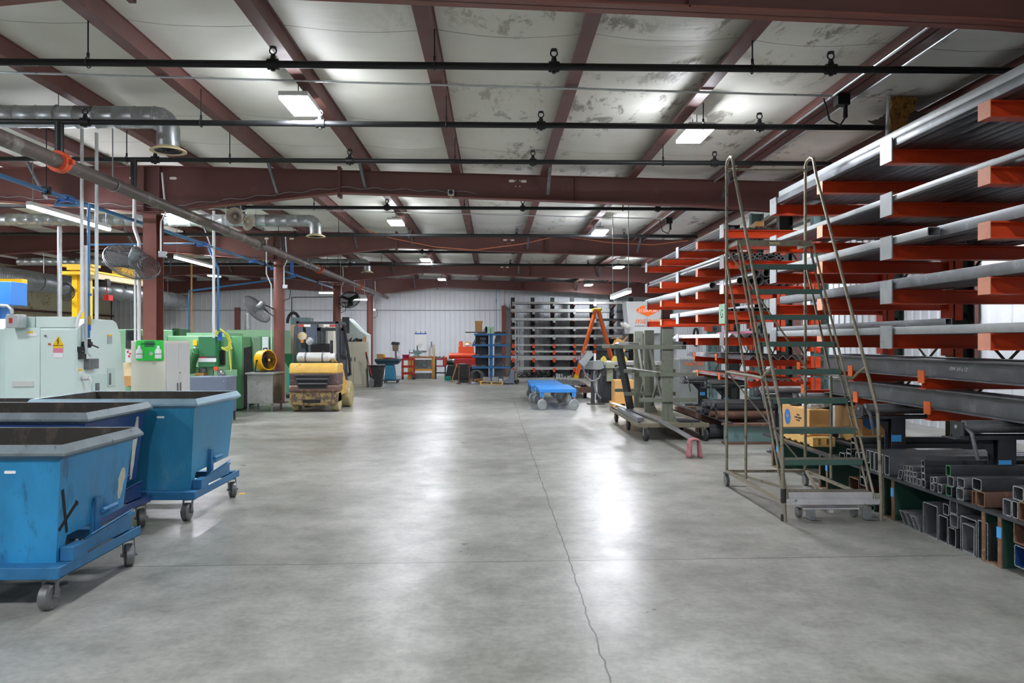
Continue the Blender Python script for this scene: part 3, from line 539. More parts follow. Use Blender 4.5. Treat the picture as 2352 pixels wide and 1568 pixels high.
ebox('inlet_box',193,824,216,846,'mill',.07,bev=.006); ebox('socket',180,807,190,824,'rubber',.05); ebox('valve_block',178,796,189,806,'black',.06)
ebox('sticker',181,847,188,852,'yellow2',.004); ebox('sticker',181,852,189,858,'paper',.004); ebox('sticker',247,768,257,772,'yellow2',.004); ebox('sticker',247,772,257,789,'conduit',.004)
ebox('coolant_door',211,861,244,917,'cnc2',.006); o = ebox('hatch',247,846,263,886,'cnc2',.012,bev=.004); ebox('grip',248,857,253,883,'mill',.016,o)
s = MB(t)
for i in range(10): 
    a, b = atX(218,880+i*3.6,ex), atX(227,881+i*3.6,ex); s.box(ex,ex+.012,a.y,b.y,min(a.z,b.z)-.006,max(a.z,b.z))
s.build('louvres','mill',t)
s = MB(t); a = atX(190,790,ex); s.cyl(a+X*.0,a+X*.12,.035); s.cyl(a+V((.08,0,-.05)),a+V((.08,0,.07)),.03); s.bar(a+V((.1,0,0)),a+V((.14,.14,-.05)),.015,.015); s.build('air_valve','black',t)
s = MB(t); a = atX(189,868,ex); s.cyl(a,a+X*.09,.035,.03); s.tube([a+X*.09,a+V((.12,0,-.02)),a+V((.12,0,-.07))],.02); s.build('drain_cock','lightgrey',t)
# neighbour on the far side, a sliver of which shows
one('machine_cabinet','cnc2','sliver of a pale green machine cabinet at the very edge beside the grey switch box','machine', lambda m: (m.box(-8.2,-6.70,10.0,10.36,.0,1.98)), bev=.01)
# drops to the machine
def drop(name, m, lab, pts, r, parts=()):
    mb = MB(); mb.tube(pts, r, 10); return mb.build(name, m, label=lab, cat='pipe', group='drops to the pale green machine')
drop('conduit_drop','white_conduit','white conduit drop with an offset bend at its foot, onto the pale green machine',[(-5.56,10.40,4.6),(-5.56,10.40,2.1),(-5.59,10.36,1.98),(-5.61,10.36,1.86)],.022)
drop('conduit_drop','conduit','short grey strut beside the white conduit, down to the pale green machine',[(-5.56,10.50,2.98),(-5.56,10.50,1.5)],.022)
a = drop('air_drop','bluepipe','blue air pipe drop ending in a black valve on the pale green machine',[(-6.26,11.1,3.71),(-6.2,10.9,3.6),(-5.57,10.60,3.55),(-5.57,10.59,3.3),(-5.57,10.59,1.72)],.02)
m = MB(); m.cyl((-5.57,10.59,1.9),(-5.57,10.59,2.02),.035); m.build('ball_valve','brass',a); m = MB(); m.cyl((-5.57,10.59,1.82),(-5.57,10.59,1.9),.03); m.cyl((-5.57,10.59,2.3),(-5.57,10.59,2.33),.04); m.build('collar','bluefit',a)
drop('air_drop','bluepipe','thin blue air pipe drop with an elbow at the top, beside the ball valve',[(-6.2,15.9,3.70),(-8.37,15.9,3.67),(-8.37,15.9,1.9)],.018)
drop('conduit_drop','white_conduit','white conduit drop farthest round the end of the pale green machine',[(-5.57,10.80,4.6),(-5.57,10.80,1.97)],.024)
m = MB(); p = atY(137,800,17.5); m.tube([(p.x,17.5,0),(p.x,17.5,4.4)],.05); m.build('standpipe','galv',label='galvanised standpipe behind the pale green machine, beside the jib crane',cat='pipe')
# blue control cabinet beyond
t = T('control_cabinet','blue control cabinet standing behind the pale green machine','cabinet',(-10.2,14.6,0))
m = MB(t); a = atY(-60,646,14.4); b = atY(25,700,14.4); m.box(a.x,b.x,14.4,14.9,b.z,a.z); m.build('cabinet','bluebox',t,bev=.01)
m = MB(t); m.box(a.x+.1,b.x-.3,14.6,14.85,0,b.z); m.build('pedestal','bluebox',t)
t = T('jib_crane','yellow beam end of a second hoist by the blue control cabinet','crane',(-11.6,17,0),group='yellow hoists')
m = MB(t); a, b = atY(-40,640,17), atY(50,655,17); m.box(a.x-.4,b.x,17,17.2,b.z,a.z); m.build('boom','yellow2',t); m = MB(t); m.box(a.x-.3,a.x-.1,17,17.2,0,b.z); m.build('mast','yellow2',t)
# jib crane
t = T('jib_crane','tall yellow jib crane with a pale boom, behind the pale green machine','crane',(-10.35,19,0),group='yellow hoists')
m = MB(t); m.box(-10.55,-10.42,18.9,19.1,0,3.35); m.box(-10.28,-10.15,18.9,19.1,0,3.35); m.box(-10.42,-10.28,18.97,19.03,.1,3.3); m.box(-10.6,-10.1,18.75,19.25,0,.03); m.build('mast','yellow2',t)
m = MB(t); m.box(-10.75,-10.0,18.7,19.3,3.3,3.38); m.box(-10.62,-10.1,18.8,19.2,3.42,3.5); m.box(-10.8,-10.0,18.8,19.2,3.5,3.56); m.build('head_plate','yellow2',t)
m = MB(t); m.box(-10.2,-9.98,18.9,22.0,3.22,3.36); m.build('boom','cream',t)
m = MB(t); m.box(-10.24,-9.94,18.9,22.0,3.36,3.40); m.box(-10.24,-9.94,22.0,22.12,3.18,3.42); m.box(-10.22,-9.96,20.2,20.9,3.40,3.62); m.bar((-10.1,20.9,3.6),(-10.1,22.0,3.42),.06,.05); m.build('boom_stiffener','yellow2',t)
m = MB(t); m.cyl((-10.3,19.4,3.15),(-9.9,19.4,3.15),.1); m.tube([(-10.0,20.4,3.2),(-10.0,20.5,3.08),(-10.0,20.6,3.2)],.012); m.build('trolley','black',t)
m = MB(t); m.box(-10.16,-10.02,19.62,19.85,2.72,2.86); m.cyl((-10.1,19.7,2.86),(-10.1,19.7,3.2),.012); m.build('hoist_block','red',t)
m = MB(t); 
for i in range(4): m.ring((-10.62+.02*i,18.7,2.95-.03*i),Y,.16+.01*i,.012,16,5)
m.build('cable_coil','black',t); t.location.x += .2
# ================= eyewash cabinet =================
t = T('storage_cabinet','cream two door steel cabinet with a bright green eyewash station on its side','cabinet',(-5.46,12.48,0),group='steel cabinets')
m = MB(t); m.box(-5.66,-5.13,12.0,12.95,0,1.68); m.build('carcass','cab_cream',t,bev=.006)
for k, (a, b) in enumerate(((12.02,12.47),(12.48,12.93))):
    m = MB(t); m.box(-5.128,-5.115,a,b,.08,1.64); o = m.build('door','lightgrey',t,bev=.004); m = MB(t); h = 12.42 if k == 0 else 12.53; m.box(-5.115,-5.1,h-.012,h+.012,.78,1.0); m.build('handle','mill',o)
m = MB(t); m.cyl((-5.115,12.52,1.16),(-5.105,12.52,1.16),.012); m.build('lock','mill',t)
m = MB(); a = atY(313,781,11.985); b = atY(375,828,11.985); m.prism(rrect(b.x-a.x,a.z-b.z,.03), ((a.x+b.x)/2,11.997,(a.z+b.z)/2), X, Z, (0,-.03,0)); e = m.build('eyewash_station','signgreen',label='bright green eyewash station with two white bottles, fixed to the cream cabinet',cat='eyewash station',bev=.006)
for px in (319.5,363):
    m = MB(); p = atY(px,823,11.94); m.lathe([(.044,0),(.048,.01),(.048,.12),(.03,.15),(.02,.16),(.022,.19),(.01,.2)],(p.x,11.945,p.z),Z,14); o = m.build('bottle','paper',e); m = MB(); m.ring((p.x,11.945,p.z+.07),Z,.049,.004,14,4); m.build('strap','rubber',o)
m = MB(); pb(m,332,783,354,797,11.962,.004); m.build('instructions','green_dk',e); 
m = MB(); p = atY(347,812,11.962)
for a in range(3): m.bar(p+V((.03*math.cos(a*PI/3),0,.03*math.sin(a*PI/3))),p-V((.03*math.cos(a*PI/3),0,.03*math.sin(a*PI/3))),.012,.003,up=Y)
m.build('emblem','paper',e)
text('heading','EYE WASH',.045,'dark',e,((atY(343,0,12).x),11.959,atY(343,790,11.96).z),FRONT)
# ================= green machine tools =================
t = T('turning_machine','light green machine tool with a grey operator panel, mostly hidden behind the eyewash cabinet','machine',(-7.9,17.2,0),group='green machine tools')
m = MB(t); pb(m,262,756,339,958,16.6,1.3); m.build('cabinet','green_lt',t,bev=.02)
m = MB(t); pb(m,288,757,313,800,16.2,.25); o = m.build('control_panel','rubber',t,bev=.01); m = MB(t); pb(m,292,760,311,780,16.19,.02); m.build('screen','glassdark',o)
m = MB(t); pb(m,288,800,306,832,16.25,.2); o = m.build('keypad','lightgrey',t); m = MB(t)
for i,(a,b) in enumerate(((291,806),(297,810),(302,806),(294,816),(301,818))): pb(m,a,b,a+4,b+4,16.235,.02)
m.build('buttons','red',o)
m = MB(t); pb(m,278,833,306,862,16.4,.2); pb(m,283,862,306,888,16.3,.25); m.build('chip_tray','cream',t)
m = MB(t); pb(m,280,864,304,886,16.1,.18); m.build('guard','wood',t)
t = T('turning_machine','green lathe with a coiled yellow hose and two chucks, behind the grey blue bench','machine',(-6.6,17.5,0),group='green machine tools')
m = MB(t); pb(m,385,771,500,949,17.6,.8); m.build('cabinet','green_lt',t,bev=.02)
m = MB(t); pb(m,455,772,495,843,16.9,.75); o = m.build('headstock','green_dk',t,bev=.015)
m = MB(t); pb(m,456,818,497,822,16.885,.02); m.build('name_plate','mill_dark',o); m = MB(t); pb(m,456,822,496,831,16.885,.02); m.build('name_plate','paper',o); m = MB(t); pb(m,457,819,474,822,16.88,.01); m.build('name_plate','red',o)
m = MB(t); pb(m,497,772,516,842,17.15,.5); m.build('side_cover','green',t,bev=.01)
m = MB(t); pb(m,506,804,516,838,17.12,.06); m.build('window','dark',t)
m = MB(t); c = atY(466,849,17.2)
pb(m,449,841,490,866,17.2,.3); m.build('face_block','green_lt',t,bev=.01); pb(m:=MB(t),491,850,531,866,17.0,.4); m.build('face_block','green_lt',t,bev=.01)
for px,py,yy in ((466,850,17.2),(509,859,17.0)):
    c = atY(px,py,yy); m = MB(t); m.lathe([(.02,-.07),(.04,-.07),(.08,-.05),(.085,0)],c,Y,18)
    for k in range(6): m.bar(c+V((0,-.06,0)),c+V((.075*math.cos(k*PI/3),-.06,.075*math.sin(k*PI/3))),.018,.03,up=Y)
    m.build('chuck','steel',t)
m = MB(t); c = atY(498,846,16.95); m.cyl(c,c-Y*.08,.05); m.build('knob','orange_clamp',t); m = MB(t); pb(m,447,856,468,863,16.95,.2); m.build('wood_block','wood',t)
m = MB(t); pts = [(atY(433+22*(1-math.cos(a*PI/16)),858-52*math.sin(a*PI/16),16.9)) for a in range(0,9)]
for a,b in zip(pts,pts[1:]): m.bar(a,b,.12,.5,up=Y)
m.build('curved_guard','green',t)
m = MB(t); pb(m,443,781,452,793,17.55,.05); m.build('sticker','yellow2',t); m = MB(t); c = atY(448,796,17.5); m.cyl(c,c-Z*.06,.03); m.build('lamp','paper',t)
m = MB(t); pb(m,500,762,507,782,16.9,.1); m.build('regulator','bluefit',t)
hs = MB()
for k in range(3):
    hs.tube([atY(494+k*2,770,16.8),atY(497+k*3,759,16.8),atY(507+k,756+k,16.8),atY(519+k*2,768,16.8),atY(527+k*2,785,16.8),atY(532-k*4,800-k*2,16.8),atY(523-k*5,806-k*2,16.8),atY(509,797,16.8)],.018,6)
hs.tube([atY(525,785,16.8),atY(529,830,16.8),atY(531,850,16.8)],.016,6)
hs.build('air_hose','hose_yel',label='coiled yellow air hose hanging on the green lathe',cat='hose')
t = T('turning_machine','tall green machine cabinet with a dark open recess in its end, beside the grey desk','machine',(-6.6,19,0),group='green machine tools')
m = MB(t); m.box(-7.4,-6.06,18.45,18.6,.04,1.80); m.box(-7.4,-6.12,18.6,20.0,.04,1.80); m.build('cabinet','green',t,bev=.02)
m = MB(t); m.prism([(18.66,.05),(19.5,.05),(19.35,1.55),(18.66,1.5)], (-6.121,0,0), Y, Z, (.012,0,0)); m.build('recess','dark',t,flat=True)
m = MB(t); m.prism([(19.5,.05),(19.98,.05),(19.98,1.78),(19.3,1.78),(19.36,1.55)], (-6.118,0,0), Y, Z, (.05,0,0)); m.build('end_panel','green_lt',t,bev=.01)
m = MB(t); m.box(-7.4,-6.5,18.5,19.9,1.8,1.88); m.build('lid','green_lt',t)
t = T('turning_machine','green machine tool with a pale sloped window, behind the yellow drum fan','machine',(-7,24,0),group='green machine tools')
m = MB(t); a = atY(515,757,23); b = atY(634,900,23); m.box(a.x,b.x,23.2,24.6,0.03,a.z); m.build('cabinet','green_lt',t,bev=.02)
m = MB(t); pb(m,588,772,612,905,22.9,.3); m.build('end_panel','green_dk',t,bev=.02); m = MB(t); pb(m,602,773,616,815,22.8,.1); m.build('window','cnc',t); m = MB(t); pb(m,616,773,640,905,22.95,.25); m.build('door','green',t,bev=.01)
one('exhaust_stack','galv','silver exhaust pipe standing above the green machines','pipe', lambda m: (m.cyl(atY(569,775,23.6),atY(569,720,23.6),.085,n=16), m.cyl(atY(569,722,23.6),atY(569,719,23.6),.1,n=16)))
t = T('turning_machine','far green machine tool near the back wall beyond the square column','machine',(-10.5,28,0),group='green machine tools')
m = MB(t); pb(m,384,759,396,888,27.5,1.2); m.build('cabinet','green_dk',t,bev=.02); m = MB(t); pb(m,395,754,412,887,27.8,1.2); m.build('tower','green',t,bev=.02)
# grey blue bench
t = T('bench_unit','grey blue sheet metal bench on short legs beside the teal bin','bench',(-5.85,16.1,0))
m = MB(t); m.box(-6.25,-5.5,15.8,16.4,.2,.94); m.build('body','greyblue',t,bev=.008)
for x in (-6.2,-5.53):
    for y in (15.85,16.36): m = MB(t); m.box(x-.02,x+.02,y-.02,y+.02,0,.2); m.build('leg','mill_dark',t)
m = MB(t)
for z in (.28,.85): 
    for x in (-5.56,): m.cyl((x,15.8,z),(x,15.79,z),.01,n=6)
m.build('rivets','conduit',t)
# grey desk with fan
t = T('desk','scuffed grey steel desk on short legs with the yellow drum fan on top','desk',(-5.52,18.5,0))
m = MB(t); m.box(-5.82,-5.22,18.1,18.9,.2,.89); m.build('carcass','desk',t,bev=.006); m = MB(t); m.box(-5.235,-5.205,18.11,18.89,.22,.87); m.build('side_panel','desk_side',t)
m = MB(t); m.box(-5.86,-5.18,18.05,18.96,.89,.935); m.build('desk_top','desk',t,bev=.008)
for x in (-5.8,-5.24):
    for y in (18.12,18.88): m = MB(t); m.box(x-.02,x+.02,y-.02,y+.02,0,.2); m.build('leg','mill',t)
t = T('drum_fan','yellow drum fan tilted on a black stand on the grey desk','fan',(-5.50,18.45,.935)); d = V((.86,-.5,.08)).normalized(); c = V((.0,0,.28))
m = MB(); m.lathe([(.235,-.13),(.25,-.12),(.25,.12),(.235,.13),(.225,.12),(.225,-.12)],c,d,28); m.build('drum','yellow',t)
for s in (-1,1):
    m = MB()
    for r in (.05,.09,.13,.17,.21): m.ring(c+d*(.12*s),d,r,.004,24,4)
    u = d.cross(Z).normalized(); v = u.cross(d)
    for k in range(8): a = k*PI/4; m.tube([c+d*(.12*s),c+d*(.12*s)+(u*math.cos(a)+v*math.sin(a))*.23],.004,4)
    m.build('grille','black',t)
m = MB(); m.cyl(c+d*.02,c+d*.125,.06); 
for k in range(4):
    a = k*PI/2; w_ = u*math.cos(a)+v*math.sin(a); m.bar(c+w_*.04,c+w_*.21,.1,.008,up=d+u*.5)
m.build('blades','black',t); m = MB(); m.cyl(c+d*.13,c+d*.135,.035); m.build('hub_badge','yellow',t)
m = MB(); w_ = d.cross(Z).normalized()
for s in (-1,1): m.tube([c+w_*(.27*s),V((.0,0,.02))+w_*(.27*s)-d*.05,V((0,0,.015))+w_*(.2*s)+d*.16],.012,8); m.tube([c+w_*(.24*s),c+w_*(.28*s)],.02,8)
m.tube([w_*.2+d*.16+Z*.015,w_*-.2+d*.16+Z*.015],.012,8); m.tube([w_*.27-d*.05+Z*.015,w_*-.27-d*.05+Z*.015],.012,8); m.build('stand','black',t); m = MB(); m.tube([c+Z*.25-d*.06,c+Z*.29-d*.06,c+Z*.29+d*.06,c+Z*.25+d*.06],.012,8); m.build('handle','black',t)
# ================= pedestal fans on columns =================
def guard_fan(cpos, d, R, lab, anchor, mm='mill', motor='desk'):
    t = T('column_fan', lab, 'fan', cpos, group='fans on the columns'); d = V(d).normalized(); u = d.cross(Z).normalized(); v = u.cross(d)
    m = MB()
    for s in (-1,1):
        for k in range(1,16): r = R*k/15; m.ring(d*s*(.03+.06*(1-(k/15)**2)),d,r,.0035,28,3)
        for k in range(24):
            a = k*PI/12; e = u*math.cos(a)+v*math.sin(a); m.tube([d*s*(.03+.06*(1-q*q))+e*R*q for q in (0,.35,.7,1)],.003,3)
    m.ring((0,0,0),d,R,.012,28,6); m.ring(d*.03,d,R,.006,28,5); m.build('wire_guard',mm,t)
    m = MB()
    for k in range(3):
        a = k*2*PI/3+.4; e = u*math.cos(a)+v*math.sin(a); f = d.cross(e); m.bar(e*.05,e*R*.92,.16,.006,up=d+f*.45)
    m.cyl(-d*.04,d*.04,.06); m.build('blades',motor if mm != 'black' else 'black',t)
    m = MB(); m.cyl(d*.07,d*.27,.085,.08,n=16); m.cyl(d*.27,d*.29,.06,n=12); m.build('motor','steel' if mm != 'black' else 'black',t)
    m = MB(); a = V(anchor)-V(cpos); m.tube([d*.2,(d*.2+a)/2+Z*.02,a],.018,8); m.tube([d*.2-Z*.08,a-Z*.2],.012,6); m.build('arm','mill_dark',t)
guard_fan(atY(303,602,12.75),(.50,-.45,.74),.44,'large wire guard fan tilted beside the square column',(-6.0,13.15,3.05))
guard_fan(atY(589,710,20.5),(.76,-.22,.62),.44,'wire guard fan seen nearly edge on, on the round column by the desk',(-5.97,20.8,2.55))
guard_fan(atY(803,688,28.2),(.3,-.6,-.62),.38,'black wire guard fan on the column behind the forklift',(-5.75,28.36,3.1),'black')
# column switch boxes
for (px,py,yy,rx_,lab) in ((374,584,13.0,.0,'small grey switch box on the square column'),(655,658,20.7,0,'small grey switch box high on the round column by the desk'),(786,694,28.3,0,'small switch box on the column behind the forklift'),(860,711,35.9,0,'small switch box on the column by the back wall')):
    p = atY(px,py,yy); m = MB(); m.box(p.x-.06,p.x+.06,yy-.04,yy+.04,p.z-.05,p.z+.05); b = m.build('switch_box','conduit',label=lab,cat='switch box',bev=.006,group='column switch boxes')
    m = MB(); m.tube([(p.x-.03,yy,p.z+.05),(p.x-.03,yy,3.7),(p.x+.05,yy,3.85),(p.x+.05,yy-.15,4.5)],.016,8); m.build('conduit','white_conduit',b)
    m = MB(); m.tube([(p.x+.06,yy,p.z),(p.x+.14,yy,p.z-.1),(p.x+.12,yy,p.z-.32),(p.x-.05,yy-.1,p.z-.4)],.01,6); m.build('cord','rubber',b)
m = MB(); m.tube([(-6.02,13.06,0.5),(-6.02,13.06,3.35),(-6.1,13.06,3.6),(-6.1,13.06,4.55)],.03,10); m.tube([(-6.06,13.0,.5),(-6.06,13.0,3.3)],.02,8); m.build('column_conduit','white_conduit',label='white conduit running up the edge of the square column',cat='conduit')
m = MB(); m.tube([(-6.02,20.75,0.9),(-6.02,20.75,3.2),(-6.15,20.75,3.5),(-6.15,20.75,4.5)],.018,8); m.build('column_conduit','white_conduit',label='white conduit running up the edge of the round column by the desk',cat='conduit')
# vertical drops to the green machines
for (px, yy, z0, mm, r, lab) in ((491,16.6,1.75,'white_conduit',.03,'thick white conduit drop to the green lathe'),(501,16.7,1.9,'bluepipe',.025,'blue air drop to the coiled yellow hose'),(434,24,1.5,'bluepipe',.025,'thin blue air drop between the green machines'),(440,24,1.6,'wood',.03,'tan conduit drop beside the thin blue air drop')):
    p = atY(px,784,yy); m = MB(); m.tube([(p.x,yy,z0),(p.x,yy,4.5 if mm != 'bluepipe' else 3.2)]+([(p.x,yy,3.25),(-6.2,yy,3.7)] if mm == 'bluepipe' else []),r,8); m.build('conduit_drop' if mm != 'bluepipe' else 'air_drop',mm,label=lab,cat='pipe',group='drops to the green machines')
# ================= forklift =================
t = T('forklift','worn yellow and brown forklift with a white gas bottle, parked by the round column','forklift',(-4.25,18.0,0))
m = MB(); m.prism([(-.56,.24),(-.5,.15),(.5,.15),(.56,.24),(.56,.49),(-.56,.49)], (0,0,0), X, Z, (0,.62,0)); m.build('lower_counterweight','fork_low',t,bev=.045)
m = MB(); m.box(-.575,.575,-.03,.64,.48,.64); m.build('bumper_band','forkbrown',t,bev=.04)
m = MB(); m.prism([(.03,.62),(.0,.93),(.75,.93),(.75,.62)], (-.565,0,0), Y, Z, (1.13,0,0)); m.build('middle_counterweight','forkmid',t,bev=.03); m = MB(); m.prism([(-.005,.90),(.01,1.06),(.08,1.16),(.75,1.14),(.75,.90)], (-.57,0,0), Y, Z, (1.14,0,0)); m.build('upper_counterweight','fork',t,bev=.04)
m = MB(); m.prism([(-.44,.885),(.44,.885),(.33,.56),(-.33,.56)], (0,-.045,0), X, Z, (0,.06,0)); g = m.build('grille_frame','forkblack',t,bev=.01)
m = MB(); m.prism([(-.40,.865),(.40,.865),(.30,.58),(-.30,.58)], (0,-.050,0), X, Z, (0,.01,0)); m.build('grille_recess','dark',g)
m = MB(); 
for z, w_ in ((.79,.37),(.68,.33)): m.box(-w_,w_,-.075,-.05,z-.012,z+.012)
m.build('grille_bar','mill',g)
m = MB(); m.box(-.24,.18,-.006,.05,.22,.30); m.build('tow_slot','dark',t); text('cast_letters','CAT',.12,'forkbrown',t,(.0,-.004,.40),FRONT,.006)
m = MB(); m.prism([(.6,.35),(1.95,.35),(1.95,.6),(1.3,.72),(1.05,.98),(.75,1.05),(.6,1.05)], (-.52,0,0), Y, Z, (1.04,0,0)); m.build('chassis','fork',t,bev=.03)
m = MB(); m.prism([(1.05,.7),(1.45,.9),(1.7,1.2),(1.72,1.35),(1.9,1.35),(1.95,.6)], (-.45,0,0), Y, Z, (.9,0,0)); m.build('cowl','forkblack',t,bev=.02)
m = MB(); m.box(-.28,.28,.9,1.3,1.0,1.12); m.prism([(.8,1.1),(.92,1.1),(.85,1.62),(.75,1.62)], (-.25,0,0), Y, Z, (.5,0,0)); m.build('seat','black',t,bev=.03)
m = MB(); m.ring((-.05,1.5,1.45),(0,-.6,.8),.17,.014,20,6); m.tube([(-.05,1.5,1.45),(-.05,1.75,1.2)],.025); m.build('steering_wheel','black',t)
for s in (-1,1):
    m = MB(); m.tube([(s*.53,.30,1.12),(s*.49,.36,2.02),(s*.46,.48,2.12)],.036,8); m.build('rear_post','forkblack',t)
    m = MB(); m.tube([(s*.53,1.85,.8),(s*.53,1.7,1.2),(s*.50,1.15,2.08),(s*.46,1.0,2.13)],.036,8); m.build('front_post','forkblack',t)
m = MB(); m.box(-.5,.5,.42,.5,2.09,2.15); m.box(-.5,.5,1.4,1.48,2.12,2.17)
for i in range(9): m.box(-.46+i*.115-.015,-.46+i*.115+.015,.45,1.45,2.11,2.15)
for s in (-1,1): m.box(s*.47-.03,s*.47+.03,.42,1.48,2.08,2.16)
m.build('overhead_guard','forkblack',t)
for s in (-1,1):
    m = MB(); m.box(s*.31-.15,s*.31+.15,.39,.43,2.02,2.08); l = m.build('tail_lamp','slotwhite',t,bev=.008); m = MB(); a = s*.31+(.0 if s > 0 else -.15); m.box(a,a+.15,.382,.392,2.022,2.078); m.build('lens','redlens',l)
m = MB(); m.cyl((-.36,.4,1.80),(-.36,.5,1.80),.10); m.build('work_lamp','cream',t); m = MB(); m.cyl((-.36,.4,1.67),(-.36,.46,1.67),.035); m.build('beacon','amber',t)
m = MB(); m.lathe([(.0,-.02),(.09,-.01),(.1,.02)],(-.2,.5,1.68),(0,1,0),18); m.build('mirror','bright',t)
m = MB(); m.prism([(1,1),(2,2),(3,3)],(0,0,-9),X,Z,(0,.001,0)) if False else m.cyl((-.40,.28,1.285),(.33,.28,1.285),.125,n=20); m.lathe([(.06,-.04),(.1,-.02),(.125,0)],(-.40,.28,1.285),X,20); m.lathe([(.125,0),(.1,.03),(.1,.14),(.085,.14)],(.33,.28,1.285),X,20); g = m.build('gas_bottle','lpg',t)
for x in (-.22,.18): m = MB(); m.ring((x,.28,1.285),X,.128,.012,20,6); m.cyl((x-.02,.28,1.285),(x+.02,.28,1.285),.129,n=20); m.build('strap','mill',g)
m = MB(); m.box(-.42,.44,.16,.42,1.13,1.17); m.build('bottle_tray','forkblack',t); m = MB(); m.cyl((.42,.2,1.18),(.42,.2,1.26),.03); m.tube([(.42,.2,1.22),(.5,.25,1.2),(.52,.4,1.1)],.015); m.build('gas_valve','brass',t)
def wheel(x, y, r, w_, mm): 
    m = MB(); m.lathe([(r*.55,-w_/2),(r*.92,-w_/2),(r,-w_*.35),(r,w_*.35),(r*.92,w_/2),(r*.55,w_/2)],(x,y,r),X,26); o = m.build('wheel',mm,t); m = MB(); m.cyl((x-w_*.4,y,r),(x+w_*.4,y,r),r*.56,n=18); m.build('hub','fork',o)
for s in (-1,1): wheel(s*.475,.38,.24,.17,'wheelcream'); wheel(s*.50,1.62,.33,.22,'wheelcream')
m = MB()
for s in (-1,1): m.box(s*.32-.05,s*.32+.05,2.0,2.14,.08,2.05); m.box(s*.2-.04,s*.2+.04,2.02,2.12,.1,2.0)
m.box(-.37,.37,2.0,2.1,1.95,2.03); m.box(-.37,.37,2.02,2.12,1.1,1.18); m.box(-.37,.37,2.0,2.1,.3,.4); m.cyl((0,2.06,.2),(0,2.06,1.7),.04); m.build('mast','forkblack',t)
m = MB(); m.box(-.45,.45,2.16,2.2,.35,.45); m.box(-.45,.45,2.16,2.2,.75,.85); m.build('carriage','forkblack',t)
for s in (-1,1): m = MB(); m.box(s*.28-.05,s*.28+.05,2.2,2.24,.06,.85); m.box(s*.28-.05,s*.28+.05,2.24,3.2,.06,.1); m.build('fork','forkblack',t)
# cabinets and machines beyond the forklift
def cabinet(x0, x1, y0, y1, h, mm, lab, hz=(.78,.98)):
    t = T('storage_cabinet', lab, 'cabinet', ((x0+x1)/2,(y0+y1)/2,0), group='steel cabinets'); m = MB(t); m.box(x0,x1,y0+.015,y1,0,h); m.build('carcass',mm,t,bev=.008); mid = (x0+x1)/2
    for a,b,s in ((x0+.02,mid-.004,-1),(mid+.004,x1-.02,1)):
        m = MB(t); m.box(a,b,y0,y0+.016,.08,h-.03); o = m.build('door',mm,t,bev=.004); m = MB(t); m.box(mid+s*.07-.015,mid+s*.07+.015,y0-.02,y0,hz[0],hz[1]); m.build('handle','mill',o)
    return t
cabinet(-5.62,-4.66,28.0,28.5,1.66,'cab_beige','beige two door steel cabinet beside the dark waste bin, past the forklift',(.95,1.1))
def clutter(items, grp):
    for (nm, mm, lab, cat, fn) in items:
        m = MB(); fn(m); m.build(nm, mm, label=lab, cat=cat, group=grp)
clutter([('parts_tray','rubber','black parts tray on the beige cabinet','tray',lambda m: (m.box(-5.06,-4.86,28.1,28.3,1.66,1.70), m.box(-5.06,-4.86,28.1,28.12,1.7,1.77), m.box(-5.06,-5.04,28.1,28.3,1.7,1.77), m.box(-4.88,-4.86,28.1,28.3,1.7,1.77), m.box(-5.06,-4.86,28.28,28.3,1.7,1.77))),
 ('wooden_box','wood','small wooden box on the beige cabinet','box',lambda m: (m.box(-4.8,-4.7,28.1,28.25,1.66,1.82), m.box(-4.81,-4.69,28.09,28.26,1.82,1.84))),
 ('greenery_pile','mill_dark','tangle of dark metal parts on the beige cabinet','parts',lambda m: [m.bar((-5.35+.03*i,28.15+.02*(i%3),1.665),(-5.4+.05*i,28.3,1.72+.03*(i%4)),.03,.03) for i in range(8)])], 'things on the beige cabinet')
t = T('machine_cabinet','grey machine enclosure with a dark top box, behind the forklift cab','machine',(-6.2,25.4,0))
m = MB(t); pb(m,667,745,684,899,25.2,.6); m.build('end_frame','cream',t); m = MB(t); pb(m,684,744,728,900,25.0,1.0); o = m.build('body','greyblue',t,bev=.015); m = MB(t); pb(m,712,770,724,800,24.98,.03); m.build('window','greyblue',o); m = MB(t); pb(m,692,780,708,800,24.98,.03); m.build('screen','mill_dark',o)
m = MB(t); pb(m,667,729,712,745,25.3,.5); m.build('top_box','upright_lt',t,bev=.01); m = MB(t); pts = [atY(674+14*math.cos(a*PI/8)*1.0,742-24*math.sin(a*PI/8),25.4) for a in range(9)]; m.tube(pts,.05,8); m.build('hose','rubber',t)
t = T('storage_cabinet','plain beige tall cabinet seen through the forklift cab','cabinet',(-5.5,25.3,0),group='steel cabinets'); m = MB(t); pb(m,731,747,766,899,25.1,.6); m.build('carcass','cab_cream',t,bev=.01); m = MB(t); pb(m,748,750,752,876,25.08,.03); m.build('door_edge','desk',t); m = MB(t); pb(m,731,744,767,747,25.05,.7); m.build('top','cab_cream',t)
t = T('turning_machine','white machine tool with a sloped hood, behind the third column','machine',(-5.9,31.6,0)); m = MB(t); a = atY(785,784,31.2); m.prism([(a.x-.2,.02),(-5.2,.02),(-5.2,1.95),(-5.45,2.1),(a.x+.25,2.62),(a.x-.2,2.62)], (0,31.2,0), X, Z, (0,1.2,0)); m.build('hood','cnc',t,bev=.02); m = MB(t); pb(m,786,728,802,765,31.15,.04); m.build('window','mill_dark',t); m = MB(t); pb(m,788,768,812,785,31.0,.2); m.build('control_panel','lightgrey',t)
